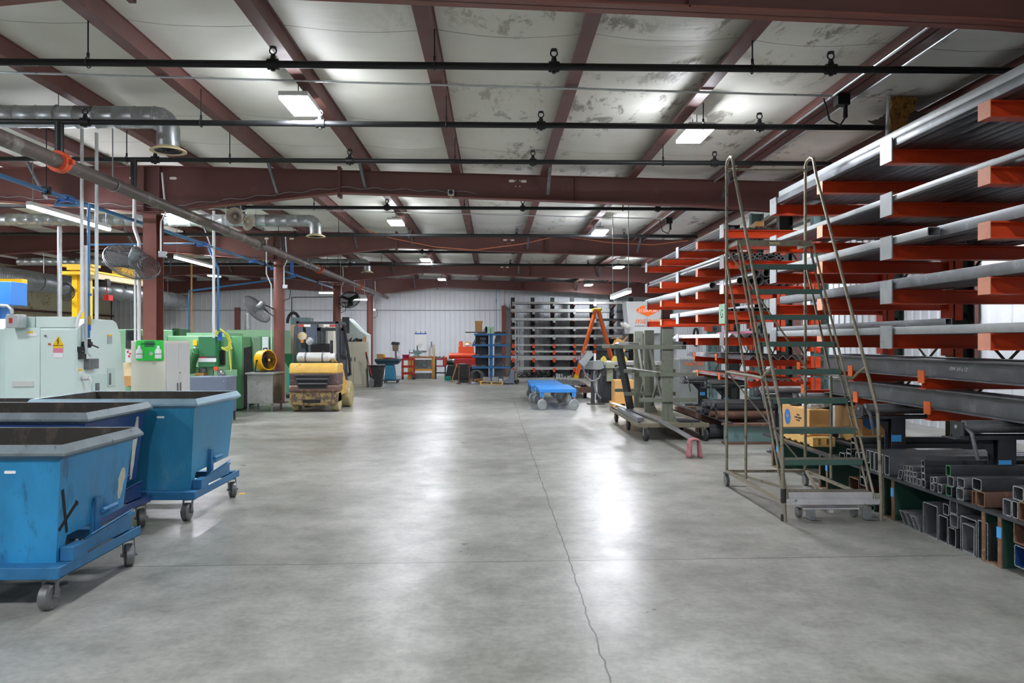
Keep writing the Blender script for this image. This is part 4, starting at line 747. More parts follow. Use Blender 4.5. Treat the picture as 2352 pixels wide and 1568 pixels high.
t = T('parts_washer','teal tank with a green hopper, behind the round column by the desk','machine',(-5.75,22.6,0)); m = MB(t); pb(m,660,845,672,900,22.4,.6); m.build('tank','teal',t); m = MB(t); a = atY(668,828,22.6); m.lathe([(.1,-.25),(.36,.18),(.38,.2)],(a.x,22.8,a.z),Z,18); m.build('hopper','green_dk',t)
m = MB(t); m.box(-6.1,-5.6,22.5,23.0,0,.1); m.build('base','black',t)
# ================= cantilever racks =================
TIPX, UPX = 3.87, 5.42
LV = [3.555, 3.035, 2.61, 2.175, 1.735]         # tops of the long arms
def rack(ys, lab, zs_low):
    t = T('cantilever_rack', lab, 'rack', (UPX,ys[0],0), group='orange cantilever racks')
    for i, y in enumerate(ys):
        u = MB(t); h = 4.36
        u.box(UPX,UPX+.02,y-.15,y,.0,h); u.box(UPX+.24,UPX+.26,y-.15,y,0,h); u.box(UPX+.02,UPX+.24,y-.083,y-.067,0,h); u.box(UPX-1.2,UPX+.26,y-.13,y-.02,.0,.12) if False else None
        o = u.build('upright','upright' if i%2 else 'upright_lt',t,flat=True)
        b = MB(t)
        for k in range(24): z = .35+k*.165; b.cyl((UPX+.07,y-.152,z),(UPX+.07,y-.148,z),.012,n=8); b.cyl((UPX+.19,y-.152,z),(UPX+.19,y-.148,z),.012,n=8)
        b.build('punched_holes','dark',o)
        b = MB(t); b.box(UPX-.55,UPX+.26,y-.14,y-.01,.0,.1); b.build('foot','upright',t,flat=True)
        for k, z in enumerate(LV+zs_low):
            if ys is RB and i >= 3 and k >= 4: continue
            x0 = TIPX if k < 5 else (4.24 if k == 5 else 4.30); ht = .135 if k < 5 else .11; plate = (i%2 == PAR)
            a = MB(t); yc = y-.075; z0 = z-ht
            a.box(x0,UPX,y-.14,y-.01,z-.012,z); a.box(x0,UPX,y-.14,y-.01,z0,z0+.012); a.box(x0,UPX,yc-.006,yc+.006,z0+.012,z-.012)
            a.box(UPX-.05,UPX+.0,y-.16,y+.01,z0-.1,z+.06)
            o = a.build('arm','armorange',t,flat=True)
            e = MB(t)
            if k >= 5: e.box(x0-.012,x0,y-.13,y-.02,z-.05,z+.075); e.build('end_lip','ladorange',o)
            elif plate: e.box(x0-.012,x0,y-.22,y-.0,z0,z+.09); e.build('end_plate','plate',o)
            else: e.box(x0-.006,x0,y-.15,y,z0,z-.0); e.build('end_plate','armend',o)
            b = MB(t); b.box(UPX+.02,UPX+.11,y-.165,y-.15,z0-.12,z+.05); b.cyl((UPX+.065,y-.175,z0-.08),(UPX+.065,y-.165,z0-.08),.022,n=8); b.cyl((UPX+.065,y-.175,z+.01),(UPX+.065,y-.165,z+.01),.022,n=8); b.build('arm_bracket','armorange',o)
    for y0, y1 in zip(ys, ys[1:]):
        b = MB(t); y0 -= .07; y1 -= .07
        for z0, z1 in ((.9,2.0),(2.4,3.5)): b.bar((UPX+.18,y0,z0),(UPX+.18,y1,z1),.012,.03); b.bar((UPX+.2,y0,z1),(UPX+.2,y1,z0),.012,.03)
        b.bar((UPX+.19,y0,3.82),(UPX+.19,y1,3.82),.05,.05); b.build('bracing','upright',t,flat=True)
    return t
PAR = 0; RA = [4.44,5.96,7.48,8.97,10.5]; RB = [12.85,14.4,15.95,17.5,19.2]
rack_a = rack(RA,'orange armed cantilever steel rack nearest the aisle entrance, its upper arms loaded with long tubes',[1.31,1.0])
rack_b = rack(RB,'orange armed cantilever steel rack farther along the wall, past the rolling ladder',[1.36,1.0])
def ytube(x, z, w_, h, y0, y1, m, lab, grp=None, t=.006, nm='rectangular_tube', r=.006):
    z += .002; mb = MB(); mb.hol(rrect(w_,h,r,2), rrect(w_-2*t,h-2*t,max(r-t,.001),2), (x+w_/2,y0,z+h/2), X, Z, (0,y1-y0,0)); o = mb.build(nm,m,label=lab,cat='tube' if nm == 'rectangular_tube' else 'bar',group=grp)
    if y0 > 5: e = MB(); e.hol(rrect(w_,h,r,2), rrect(w_-2*t,h-2*t,max(r-t,.001),2), (x+w_/2,y0-.002,z+h/2), X, Z, (0,.002,0)); e.build('cut_end','bright',o,flat=True)
    return o
def ypipe(x, z, r, y0, y1, m, lab, grp=None, t=.006, n=14):
    z += .002; mb = MB(); mb.hol(circ(r,n), circ(r-t,n), (x,y0,z+r), X, Z, (0,y1-y0,0)); o = mb.build('steel_pipe',m,label=lab,cat='pipe',group=grp)
    if m != 'skyblue': e = MB(); e.hol(circ(r,n), circ(r-t,n), (x,y0-.002,z+r), X, Z, (0,.002,0)); e.build('cut_end','bright',o,flat=True)
    return o
def yangle(x, z, s, y0, y1, m, lab, grp=None, t=.008):
    z += .002; mb = MB(); q = s*.7071; mb.prism([(-q,0),(-q+t*1.4,0),(0,q-t*1.4),(q-t*1.4,0),(q,0),(0,q)], (x,y0,z), X, Z, (0,y1-y0,0)); o = mb.build('angle_bar',m,label=lab,cat='bar',group=grp,flat=True)
    e = MB(); e.prism([(-q,0),(-q+t*1.4,0),(0,q-t*1.4),(q-t*1.4,0),(q,0),(0,q)], (x,y0-.002,z), X, Z, (0,.002,0)); e.build('cut_end','bright',o,flat=True); return o
def ibeam(x, z, w_, h, y0, y1, m, lab, tf=.014, tw=.01):
    mb = MB(); a = w_/2; mb.prism([(-a,0),(a,0),(a,tf),(tw/2,tf),(tw/2,h-tf),(a,h-tf),(a,h),(-a,h),(-a,h-tf),(-tw/2,h-tf),(-tw/2,tf),(-a,tf)], (x,y0,z), X, Z, (0,y1-y0,0)); return mb.build('i_beam',m,label=lab,cat='beam',flat=True)
R = random.Random(11)
N_ = 'nearer cantilever rack'
# nearer rack, level by level
ytube(3.885,LV[0],.085,.08,4.0,10.3,'mill','lower of two tubes along the outer edge of the top arms, nearer rack')
ytube(3.89,LV[0]+.081,.08,.075,4.0,10.25,'plate','upper pale one of two tubes along the outer edge of the top arms, nearer rack')
x = 3.99
while x < 5.2: w_ = R.choice((.1,.125,.15)); h = R.choice((.05,.06,.1)); ytube(x,LV[0],w_,h,4.0+R.uniform(-.2,.4),10.3+R.uniform(-.3,.3),R.choice(('mill','mill_dark','mill')),'grey steel tube lying inboard on the top arms of the '+N_,'tubes on the top arms, nearer rack'); x += w_+.006
ytube(3.885,LV[1],.06,.05,4.0,10.4,'plate','thin pale tube along the outer edge of the second arms from the top, nearer rack'); x = 3.95
while x < 5.2: w_ = R.choice((.06,.08,.1)); h = R.choice((.04,.05,.08)); ytube(x,LV[1],w_,h,R.choice((4.0,4.1,5.9,6.3)),10.4+R.uniform(-.3,.2),R.choice(('mill','mill_dark','mill')),'grey steel tube lying inboard on the second arms of the '+N_,'tubes on the second arms, nearer rack'); x += w_+.006
ytube(3.885,LV[2],.115,.085,6.7,10.45,'plate','rectangular tube with an open rounded end showing, outer edge of the third arms, nearer rack',t=.008,r=.014)
ytube(4.01,LV[2],.1,.10,4.0,10.4,'mill','streaked grey tube just inboard of the open ended tube on the third arms, nearer rack'); x = 4.12
while x < 5.15: w_ = R.choice((.08,.1,.125)); h = R.choice((.05,.08,.1)); ytube(x,LV[2],w_,h,R.choice((4.0,4.2,7.2)),10.4+R.uniform(-.3,.2),R.choice(('mill','mill_dark')),'grey steel tube lying inboard on the third arms of the '+N_,'tubes on the third arms, nearer rack'); x += w_+.006
ytube(3.885,LV[3],.10,.10,4.0,10.2,'mill','square grey tube at the outer edge of the fourth arms from the top, nearer rack'); ytube(3.99,LV[3],.05,.115,4.0,9.2,'mill_dark','dark flat tube just inboard of the square tube on the fourth arms, nearer rack')
for k in range(7): ytube(4.05+.055*k,LV[3],.05,.04,4.2+.3*(k%3),9.4,'mill','thin grey tube in the middle of the fourth arms of the '+N_,'thin tubes on the fourth arms, nearer rack',t=.004)
for k in range(22):
    q = R.uniform(.018,.028); ypipe(4.50+.055*(k%11),LV[3]+.056*(k//11),q,9.3+R.uniform(-.1,.3),10.6,'skyblue','pale blue or white plastic coated pipe in the bundle on the fourth arms, nearer rack','pale blue pipes on the fourth arms',t=.005,n=10)
ytube(3.885,LV[4],.075,.075,4.0,10.5,'plate','square pale tube at the outer edge of the fifth arms from the top, nearer rack'); ytube(3.895,LV[4]+.076,.06,.058,6.45,10.3,'mill','short square tube with a dark open end, atop the outer tube of the fifth arms'); x = 3.97
for k in range(8): w_ = .075; ytube(x,LV[4],w_,R.choice((.075,.05)),4.0+.3*(k%3),10.3+R.uniform(-.3,.2),R.choice(('mill','mill_dark')),'grey square tube lying inboard on the fifth arms of the '+N_,'tubes on the fifth arms, nearer rack'); x += w_+.006
b = ibeam(4.36,1.31,.21,.185,4.0,9.9,'mill','grey steel I-beam with a chalked size on its web, nearer cantilever rack')
def chalk(par, s, size, loc): text('chalk_mark', s, size, 'chalk', par, loc, (PI/2,0,-PI/2), .001, .2, 'LEFT')
chalk(b,'10W 3/4 x 12\'',.05,(4.355-.002,7.15,1.41))
ibeam(4.60,1.31,.2,.2,4.0,9.7,'mill_dark','dark steel I-beam inboard of the chalked beam, nearer rack'); ibeam(4.84,1.31,.22,.17,4.0,10.2,'mill_dark','dark steel I-beam at the back of the sixth arms, nearer rack')
ibeam(4.42,1.0,.2,.2,4.0,9.8,'mill','long grey I-beam on the lowest arms of the nearer rack, outermost'); ibeam(4.67,1.0,.22,.18,4.0,10.1,'mill_dark','dark I-beam inboard on the lowest arms of the nearer rack')
for k in range(6): ypipe(4.84+.06*(k%3),1.0+.056*(k//3),.026,9.9,10.6,'rusty','short pipe in the small bundle at the far end of the lowest arms, nearer rack','short pipes on the lowest arms',n=10)
# farther rack
F_ = 'farther cantilever rack'
for k in range(20): ypipe(3.89+.048*k,LV[0],R.choice((.016,.02,.022)),12.62+R.uniform(0,.25),19.3,R.choice(('plate','mill','mill')),'thin steel rod on the top arms of the '+F_,'thin rods on the top arms, farther rack',t=.005,n=8)
m = MB(); m.bar((4.5,12.7,LV[0]+.10),(4.95,16.5,LV[0]+.08),.14,.09); m.build('timber_beam','wood',label='rough brown timber lying askew on the top arms of the farther rack',cat='timber',bev=.008)
m = MB(); m.bar((4.62,12.4,LV[0]+.19),(5.05,15.5,LV[0]+.18),.12,.07); m.build('timber_beam','desk_side',label='weathered timber on top of the brown one, farther rack',cat='timber',bev=.008)
x = 3.90; 
for row in range(2):
    x = 3.89+.03*row
    for k in range(17 if row == 0 else 14):
        q = R.choice((.024,.03,.034)); x += q; ypipe(x,LV[1]+.064*row,q,12.6+R.uniform(-.1,.2),19.0,R.choice(('mill','steel','mill')),'small bore steel pipe in the two deep row on the second arms, farther rack','small pipes on the second arms, farther rack',t=.007,n=12); x += q+.002
for k, (x, z, q, y0) in enumerate(((3.95,0,.065,13.55),(4.085,0,.062,12.45),(4.205,0,.052,12.5),(4.325,0,.06,12.6),(4.46,0,.072,12.6),(4.6,0,.055,12.5),(4.73,0,.068,12.6),(4.86,0,.06,12.6),(5.0,0,.06,12.5),(4.40,.128,.066,12.6),(4.55,.128,.07,12.5),(4.7,.13,.06,12.6),(4.84,.128,.055,12.6))):
    ypipe(x,LV[2]+z,q,y0,19.4,'plate' if k == 0 else R.choice(('mill','steel')),'long pale pipe at the outer edge of the third arms, farther rack' if k == 0 else 'large bore steel pipe on the third arms of the '+F_,None if k == 0 else 'large pipes on the third arms, farther rack',t=.006,n=18)
ypipe(3.915,LV[1],.026,12.9,19.6,'conduit','pale thin pipe along the outer edge of the second arms, farther rack') if False else None
ytube(3.885,LV[3],.10,.09,12.9,16.6,'plate','pale square tube at the outer edge of the fourth arms, farther rack')
for k in range(10): ytube(4.0+.12*k,LV[3],.11,.05,12.45+R.uniform(0,.3),16.5,R.choice(('mill','mill_dark')),'flat rectangular tube on the fourth arms of the '+F_,'flat tubes on the fourth arms, farther rack',t=.005)
ytube(4.3,LV[3]+.051,.16,.06,12.4,16.0,'mill','wide open ended tube on top of the flat tubes, fourth arms, farther rack')
for k in range(8): yangle(3.98+.155*k,LV[4],.1,12.5+R.uniform(0,.2),16.5,'alu' if k < 1 else R.choice(('mill','steel','mill')),'inverted steel angle on the fifth arms of the '+F_,'angles on the fifth arms, farther rack')
for k in range(3): yangle(4.32+.04*k,LV[4]+.07,.06,12.45+.04*k,14.5,['pink','red','alu'][k],['pink ended','red ended','pale'][k]+' small angle nested on the fifth arms of the farther rack',None,t=.006)
for k in range(6): yangle(4.3+.165*k-.0,1.36,.115,12.4+R.uniform(0,.15),16.5,'mill_dark','black inverted angle with a bright sawn end on the sixth arms, farther rack','black angles on the sixth arms, farther rack')
for k in range(9): yangle(4.36+.10*k,1.0,.068,12.45+R.uniform(0,.15),16.4,R.choice(('steel','rusty','armorange','mill')),'small angle in the mixed row on the lowest arms of the '+F_,'small angles on the lowest arms, farther rack',t=.006)
# row letter tag on the tip
m = MB(); m.box(TIPX-.02,TIPX-.014,12.55,12.86,1.97,2.30); g = m.build('row_sign','mint',label='mint green row sign with the letter on the tip of a farther rack arm',cat='sign'); text('letter','G',.2,'dark',g,(TIPX-.021,12.70,2.13),(PI/2,0,-PI/2),.001)
# ================= stock bench under the racks: beams, deck rails, roller stands =================
def bench(stands, y0, y1, lab):
    t = T('stock_bench', lab, 'bench', (4.5,(y0+y1)/2,0), group='low stock benches')
    for y in stands:
        b = MB(t); b.box(3.74,5.3,y-.11,y-.075,.0,.375); b.box(3.74,5.3,y+.075,y+.11,0,.375); b.box(3.80,5.3,y-.075,y+.075,.17,.185); o = b.build('cross_beam','dgreen',t,flat=True)
        e = MB(t); e.box(3.732,3.742,y-.112,y-.073,0,.376); e.box(3.732,3.742,y+.073,y+.112,0,.376); e.box(3.735,3.80,y-.075,y+.075,0,.012); e.build('rusted_edge','rust_edge',o,flat=True)
        e = MB(t); e.box(3.729,3.732,y-.115,y-.065,.22,.30); e.build('tape','tape',o,flat=True)
    for x in (3.72,4.4,5.1): b = MB(t); b.box(x,x+.09,y0,y1,.376,.40); b.build('deck_rail','mill_dark',t,flat=True)
    return t
bench([5.6,7.1,8.5,9.98],4.2,10.4,'low dark green beam bench stacked with short tubes, under the nearer rack')
t = T('stock_bench','teal I-beam laid across the floor with rusty flanges, under the farther rack','bench',(4.5,12.3,0),group='low stock benches')
b = MB(t); b.box(3.75,5.2,12.2,12.4,.30,.335); b.box(3.75,5.2,12.2,12.4,0,.035); b.build('flange','rusty',t,flat=True); b = MB(t); b.box(3.76,5.2,12.28,12.30,.035,.30); b.build('web','upright_lt',t,flat=True)
for y in (13.9,15.5): b = MB(t); b.box(3.75,5.2,y-.1,y+.1,0,.335); b.build('flange','rusty',t,flat=True)
for x in (3.8,4.5,5.0): b = MB(t); b.box(x,x+.08,12.2,16.2,.336,.36); b.build('deck_rail','mill_dark',t,flat=True)
def roller_stand():
    t = T('roller_stand','', 'roller stand', (0,0,0), group='roller stands along the racks')
    m = MB(); m.cyl((-.33,0,.545),(.33,0,.545),.055,n=22); m.build('roller','steel',t); m = MB(); m.cyl((-.40,0,.545),(.40,0,.545),.016,n=10); m.cyl((-.345,0,.545),(-.33,0,.545),.035,n=10); m.build('axle','conduit',t)
    m = MB(); m.box(-.42,.42,-.07,.07,.44,.452); m.box(-.40,.40,-.07,-.062,.452,.475); m.box(-.40,.40,.062,.07,.452,.475)
    for s in (-1,1): m.box(s*.385-.006,s*.385+.006,-.09,.09,.45,.59)
    m.box(-.46,-.38,-.10,.10,.448,.456); m.build('cradle','mill_dark',t,flat=True)
    m = MB(); m.tube([(-.36,-.03,.56),(-.33,-.11,.50),(-.29,-.13,.28)],.016,8); m.build('lever','mill',t)
    m = MB(); m.box(-.075,.075,-.075,-.063,.02,.44); m.box(-.075,.075,.063,.075,.02,.44); m.box(-.006,.006,-.063,.063,.02,.44); m.build('post','forkblack',t,flat=True)
    m = MB(); m.prism([(.075,.02),(.22,.02),(.075,.18)], (0,-.006,0), X, Z, (0,.012,0)); m.build('gusset','forkblack',t,flat=True); m = MB(); m.prism([(-.075,.44),(-.22,.44),(-.075,.28)], (0,-.006,0), X, Z, (0,.012,0)); m.build('gusset','forkblack',t,flat=True)
    m = MB(); m.box(-.19,.19,-.10,.10,.0,.02); m.build('base_plate','forkblack',t,flat=True)
    for x in (-.16,.16):
        for y in (-.08,.08): m = MB(); m.cyl((x,y,.02),(x,y,.075),.01,n=8); m.cyl((x,y,.02),(x,y,.04),.02,n=6); m.build('bolt','conduit',t)
    m = MB(); m.box(-.078,.03,-.079,-.075,.20,.27); m.build('tape','tape',t,flat=True)
    return t
rs = roller_stand(); rx = 4.33
for k, (y, zb) in enumerate(((6.36,.401),(8.08,.401),(9.82,.401),(11.3,.401),(14.0,.361),(15.6,.361))):
    o = rs if k == 0 else dup(rs,(0,0,0)); o.location = (rx,y,zb)
    o['label'] = ['steel roller stand nearest along the low bench, its lever hanging down','steel roller stand seen just beside the rolling ladder handrail, second along the low bench','steel roller stand with its post in front of the cardboard boxes','steel roller stand seen through the lower rungs of the rolling ladder, past the boxes','steel roller stand near the far end, just past the teal floor beam','steel roller stand farthest along, beside the band saw'][k]
    if k == 3:                                  # this one stands on the floor on a longer post
        for c in o.children:
            if c.name.startswith('post'): c.scale.z = 1.955; c.location.z = -.42
            elif c.name.startswith(('base','bolt')): c.location.z = -.401
# short tubes stored crosswise, ends to the aisle
def xtube(px0, py0, px1, py1, m, lab, grp, zmin, ln=1.35, xe=3.74, pipe=False, lean=0):
    sx, ox, oy = 3.213, 1620, 960; a, b = atX(ox+px0/sx,oy+py0/sx,xe), atX(ox+px1/sx,oy+py1/sx,xe); ym = (a.y+b.y)/2; d0 = (ym*math.cos(YAW)+xe*math.sin(YAW))/FP
    w_ = abs(a.y-b.y)*.97; z1 = H-(oy+py0/sx-784)*d0; z0 = H-(oy+py1/sx-784)*d0
    if z0 < zmin+.05: z0 = zmin+.001
    h = max(z1-z0,.03); th = min(.008,w_*.12); mb = MB()
    if pipe: r = h/2; mb.hol(circ(r), circ(r-th), (xe,ym,z0+r), Y, Z, (ln,0,0))
    else:
        r = min(.012,w_*.12); o1 = rrect(w_,h,r,2); i1 = rrect(w_-2*th,h-2*th,r*.6,2)
        if lean: o1 = [(p+lean*q,q) for p,q in o1]; i1 = [(p+lean*q,q) for p,q in i1]
        mb.hol(o1, i1, (xe,ym,z0+h/2), Y, Z, (ln,0,0))
    o = mb.build('steel_pipe' if pipe else 'square_tube', 'mill_dark' if m == 'dgreen' else m, label=lab, cat='pipe' if pipe else 'tube', group=grp)
    e = MB(); e.hol(o1, i1, (xe-.002,ym,z0+h/2), Y, Z, (.002,0,0)); e.build('cut_end', {'dgreen':'green_dk','rusty':'rust_edge'}.get(m,'bright'), o, flat=True); return o
G1 = 'short tubes on the deck of the low bench'
D_ = .401
for q, m, lab in (((1775,348,1812,425),'dgreen','long tube with a green painted end, topmost of its stack on the low bench'),((1775,500,1820,580),'dgreen','short green ended tube at the bottom of its stack on the low bench'),((1788,428,1835,506),'mill','square tube wedged between the two green ended tubes on the low bench'),((1853,515,1910,598),'bright','bright clean square tube at the bottom of its stack beside the green ended tubes'),((1860,440,1915,514),'mill','square tube resting on the bright clean one on the low bench'),((1970,445,2040,533),'mill_dark','large dark square tube atop the pair beside the nearest roller stand post'),((1998,540,2065,655),'rusty','rusty square tube at the bottom of the pair beside the nearest roller stand post'),((1968,536,1996,640),'rusty','narrow rusty tube next to the nearest roller stand post'),
 ((2270,505,2352,608),'mill','large square tube topmost at the near end of the low bench'),((2196,597,2262,700),'mill','square tube at the outer bottom corner of the near end stack'),((2264,612,2310,722),'mill_dark','dark tube second in the bottom row of the near end stack'),((2312,620,2370,750),'rusty','rusty tube third in the bottom row of the near end stack')):
    xtube(*q,m,lab,None,D_)
for q in ((1597,310,1620,357),(1595,357,1620,405),(1597,406,1622,450),(1597,452,1625,500)): xtube(*q,'mill_dark','dark rectangular tube in the narrow stack midway along the low bench','narrow stack of dark tubes',D_,1.45)
for q in ((1660,432,1684,480),(1686,432,1710,480),(1662,481,1690,530),(1715,485,1748,550)): xtube(*q,'mill','small square tube in the cluster between two stacks on the low bench','cluster of four small tubes',D_,.8)
for q in ((1462,348,1482,384),(1488,350,1508,388),(1510,356,1530,394),(1470,386,1489,420),(1492,390,1512,425),(1514,396,1534,430),(1537,398,1560,434),(1466,421,1486,455),(1488,426,1510,460),(1512,431,1532,468),(1536,436,1558,478),(1562,446,1590,488)): xtube(*q,'steel','small square tube in the honeycomb pile beside the rolling ladder handrail','honeycomb of small tubes',D_,.9)
xtube(1425,380,1455,440,'steel','small tube leaning at the edge of the honeycomb pile','edge tube',D_,.9,lean=-.4)
for q in ((1190,235,1213,330),(1217,243,1246,352),(1250,252,1279,372),(1284,264,1314,390),(1322,276,1360,408)): xtube(*q,'mill','tall rectangular tube standing on edge in the row behind the ladder rail','tall tubes on edge',D_,1.5)
for q in ((1110,250,1136,300),(1142,252,1166,305),(1042,228,1080,260),(1042,262,1078,294),(990,255,1030,300)): xtube(*q,'mill_dark','small dark tube in the low row seen between the ladder stringers','small dark tubes behind the ladder',D_,1.2)
for q in ((1075,140,1108,181),(1075,183,1108,224)): xtube(*q,'mill_dark','dark tube in the raised pair behind the tall tubes on edge','raised pair of dark tubes',D_,1.5,4.1)
for q, m, lab in (((1606,632,1716,850),'mill','large square tube with a broad open end, farthest of the big floor tubes'),((1755,632,1800,716),'mill_dark','small dark tube lying on a broad one, beside the three stacked floor tubes'),((1722,720,1790,878),'mill_dark','dark broad tube on the floor next to the three stacked ones'),((1803,608,1862,708),'mill','topmost of the three stacked floor tubes under the low bench'),((1806,709,1866,808),'mill','middle of the three stacked floor tubes under the low bench'),((1793,809,1852,917),'mill_dark','lowest of the three stacked floor tubes under the low bench'),((1882,735,2005,965),'mill','largest square floor tube with a smaller one nested in it, by the nearest cross beam'),((2012,760,2088,1005),'mill_dark','tall floor tube tucked against the nearest cross beam'),
 ((2275,765,2380,935),'rusty','rusty brown wide tube on the floor at the near end, upper of two'),((2280,950,2400,1112),'hopper_navy','dark navy wide tube on the floor at the near end, lower of two')):
    xtube(*q,m,lab,None,0.0,1.1)
xtube(1896,785,1988,955,'steel','smaller square tube nested inside the largest floor tube','nested tube',.01,1.0,3.735)
for q in ((1450,690,1490,765),(1492,700,1530,790),(1535,730,1568,795)): xtube(*q,'steel','small tube leaning in the trio on the floor beside the ladder foot','leaning trio of tubes',0,.5,lean=.8)
for q, m in (((1060,440,1135,540),'rusty'),((1142,372,1196,438),'mill_dark'),((1142,440,1198,500),'mill_dark'),((1222,640,1248,700),'dgreen')): xtube(*q,m,'square tube on the floor below the deck, seen between the ladder legs: '+{'rusty':'the rusty one','mill_dark':'the dark pair','dgreen':'the green one'}[m],'floor tubes behind the ladder '+m,0.0,1.2)
# round bar bin under the farther rack
for k in range(14):
    y = 12.75+.17*(k%8); r = R.choice((.05,.06,.07)); z = .361 if k < 8 else .485; mb = MB(); mb.hol(circ(r), circ(r-.012), (3.78+R.uniform(-.05,.1),y+(.08 if k >= 8 else 0),z+r), Y, Z, (1.2,0,0)); mb.build('steel_pipe',R.choice(('rusty','mill_dark','steel')),label='short thick pipe on the bench beyond the teal floor beam',cat='pipe',group='short pipes on the far bench')
for k in range(3): y = 13.0+.26*k; r = (.12,.07,.06)[k]; mb = MB(); mb.hol(circ(r,18), circ(r-.008,18), (3.70,y,r+.002), Y, Z, (1.2,0,0)); mb.build('steel_pipe',['mill_dark','mill','mill_dark'][k],label=['large thin walled pipe on the floor beyond the teal floor beam','medium pipe on the floor next to the large thin walled pipe','small dark pipe on the floor farther from the large thin walled pipe'][k],cat='pipe')
# cardboard boxes on pallets
def pallet(x0,x1,y0,y1,z,lab):
    t = T('pallet',lab,'pallet',((x0+x1)/2,(y0+y1)/2,z),group='wooden pallets')
    for x in (x0,(x0+x1)/2-.03,x1-.06): m = MB(t); m.box(x,x+.06,y0,y1,z+.018,z+.095); m.build('stringer','woodlt',t)
    n = max(3,int((y1-y0)/.16))
    for zz in (z,z+.095):
        for k in range(n): m = MB(t); a = y0+(y1-y0-.1)*k/(n-1); m.box(x0,x1,a,a+.1,zz,zz+.018); m.build('deck_board','woodlt',t)
    return t
pallet(3.85,4.12,9.05,10.1,.401,'pale pallet under the cardboard box nearest the aisle'); pallet(4.56,5.1,9.1,10.1,.401,'pale pallet under the inner cardboard box')
def box_(x0,x1,y0,y1,z0,z1,lab,inner=False):
    m = MB(); m.box(x0,x1,y0,y1,z0,z1); b = m.build('cardboard_box','cardboard',label=lab,cat='box',bev=.004,group='cardboard boxes'); 
    m = MB(); m.box((x0+x1)/2-.003,(x0+x1)/2+.003,y0,y1,z1,z1+.002); m.build('flap_seam','cardshade',b); return b
b1 = box_(3.86,4.11,9.18,10.05,.516,.835,'cardboard box with a blue roundel on the pale pallet, nearest the aisle')
m = MB(); m.prism(circ(.1,24), (3.859,9.86,.69), Y, Z, (-.002,0,0)); m.build('roundel','bluebox',b1,flat=True); text('printing','Heavy\nHandle together\nProduct',.035,'mill_dark',b1,(3.858,9.52,.71),(PI/2,0,-PI/2),.001); text('roundel_letters','LO',.06,'cardboard',b1,(3.8565,9.86,.70),(PI/2,0,-PI/2),.001)
b2 = box_(4.57,5.1,9.3,10.05,.516,.835,'cardboard box marked with a handling warning, behind the roller stand post')
m = MB(); m.prism(circ(.1,24), (4.68,9.299,.68), X, Z, (0,-.002,0)); m.build('roundel','bluebox',b2,flat=True); text('printing','DO NOT\nLoad or transport',.036,'dark',b2,(4.93,9.298,.75),FRONT,.001)
m = MB(); 
for k in range(9): m.cb((3.93+.02*k+R.uniform(-.02,.02),9.4+R.uniform(-.15,.15),.87+R.uniform(-.01,.02)),(.09,.07,.05),R.uniform(0,3),R.uniform(-.5,.5))
m.build('plastic_wrap','conduit',label='crumpled clear plastic wrap lying on the cardboard box nearest the aisle',cat='wrap')
# ================= rolling ladder =================
LXL, LXR = 2.70, 3.62
t = T('rolling_ladder','tall rolling safety ladder with ten green edged steps, standing in front of the racks','ladder',((LXL+LXR)/2,7.8,0))
SL, SR = 2.77, 3.57
def zy(i): return .25+.283*i, 7.06+.15*i
for i in range(10):
    z, y = zy(i); m = MB(t)
    if i < 9:
        m.box(SL+.0,SR-.0,y,y+.17,z-.006,z); m.box(SL,SR,y+.165,y+.17,z-.04,z); m.build('tread','tread',t,flat=True); m = MB(t); m.box(SL+.02,SR-.02,y-.006,y,z-.05,z+.004) if i else m.box(SL,SR,y-.008,y,z-.06,z+.004)
        m.build('step_edge','treadgreen' if i else 'ladder_chip',t,bev=.006)
    else:
        m.box(SL-.05,SR+.0,y,y+.40,z-.008,z); m.build('platform','tread',t,flat=True); m = MB(t); m.box(SL-.05,SR,y-.008,y,z-.06,z+.004); m.box(SL-.05,SL-.042,y,y+.4,z-.05,z+.004); m.box(SR-.008,SR,y,y+.4,z-.05,z+.004); m.build('platform_edge','ladder',t,flat=True)
        m = MB(t); m.box(3.08,3.2,y-.011,y-.008,z-.045,z-.015); m.build('label_plate','cream',t,flat=True)
for x in (SL-.012,SR+.012):
    for dy in (0,.11):
        m = MB(t); m.tube([(x,7.03+dy,.17),(x,zy(9)[1]+dy,2.77)],.0125,8); m.build('stringer','ladder',t)
for x in (LXL,LXR):
    s = -1 if x == LXL else 1; xi = SL-.05 if s < 0 else SR+.03
    m = MB(t); m.tube([(x-s*.01,6.98,.0),(x,7.0,.3),(x,7.06,.98),(x,7.08,1.05),(x,7.6,2.0),(x,8.2,3.12),(x,8.42,3.52),(x,8.47,3.66),(x,8.50,3.74),(x,8.58,3.77),(x,8.68,3.75),(x,8.72,3.70)],.0165,10); m.build('handrail','ladder',t)
    m = MB(t); m.tube([(x,8.72,3.71),(x,8.72,.14)],.0165,10); m.build('rear_post','ladder',t)
    m = MB(t); m.tube([(x,8.05,1.31),(x,8.05,.20)],.015,8); m.build('mid_post','ladder',t)
    m = MB(t); m.tube([(x,8.72,1.32),(x,7.75,1.31),(x-s*.0,7.55,1.30),(x,7.44,1.36),(x,7.28,1.42)],.015,8); m.build('mid_rail','ladder',t)
    m = MB(t); m.bar((x,7.0,.17),(x,8.72,.17),.03,.03); m.build('base_rail','ladder',t)
    m = MB(t); m.bar((x,8.05,1.3),(x,8.7,2.55),.02,.02); m.build('side_brace','ladder',t)
m = MB(t); m.tube([(LXL,8.72,3.66),(LXR,8.72,3.66)],.014,8); m.build('top_bar','ladder',t)
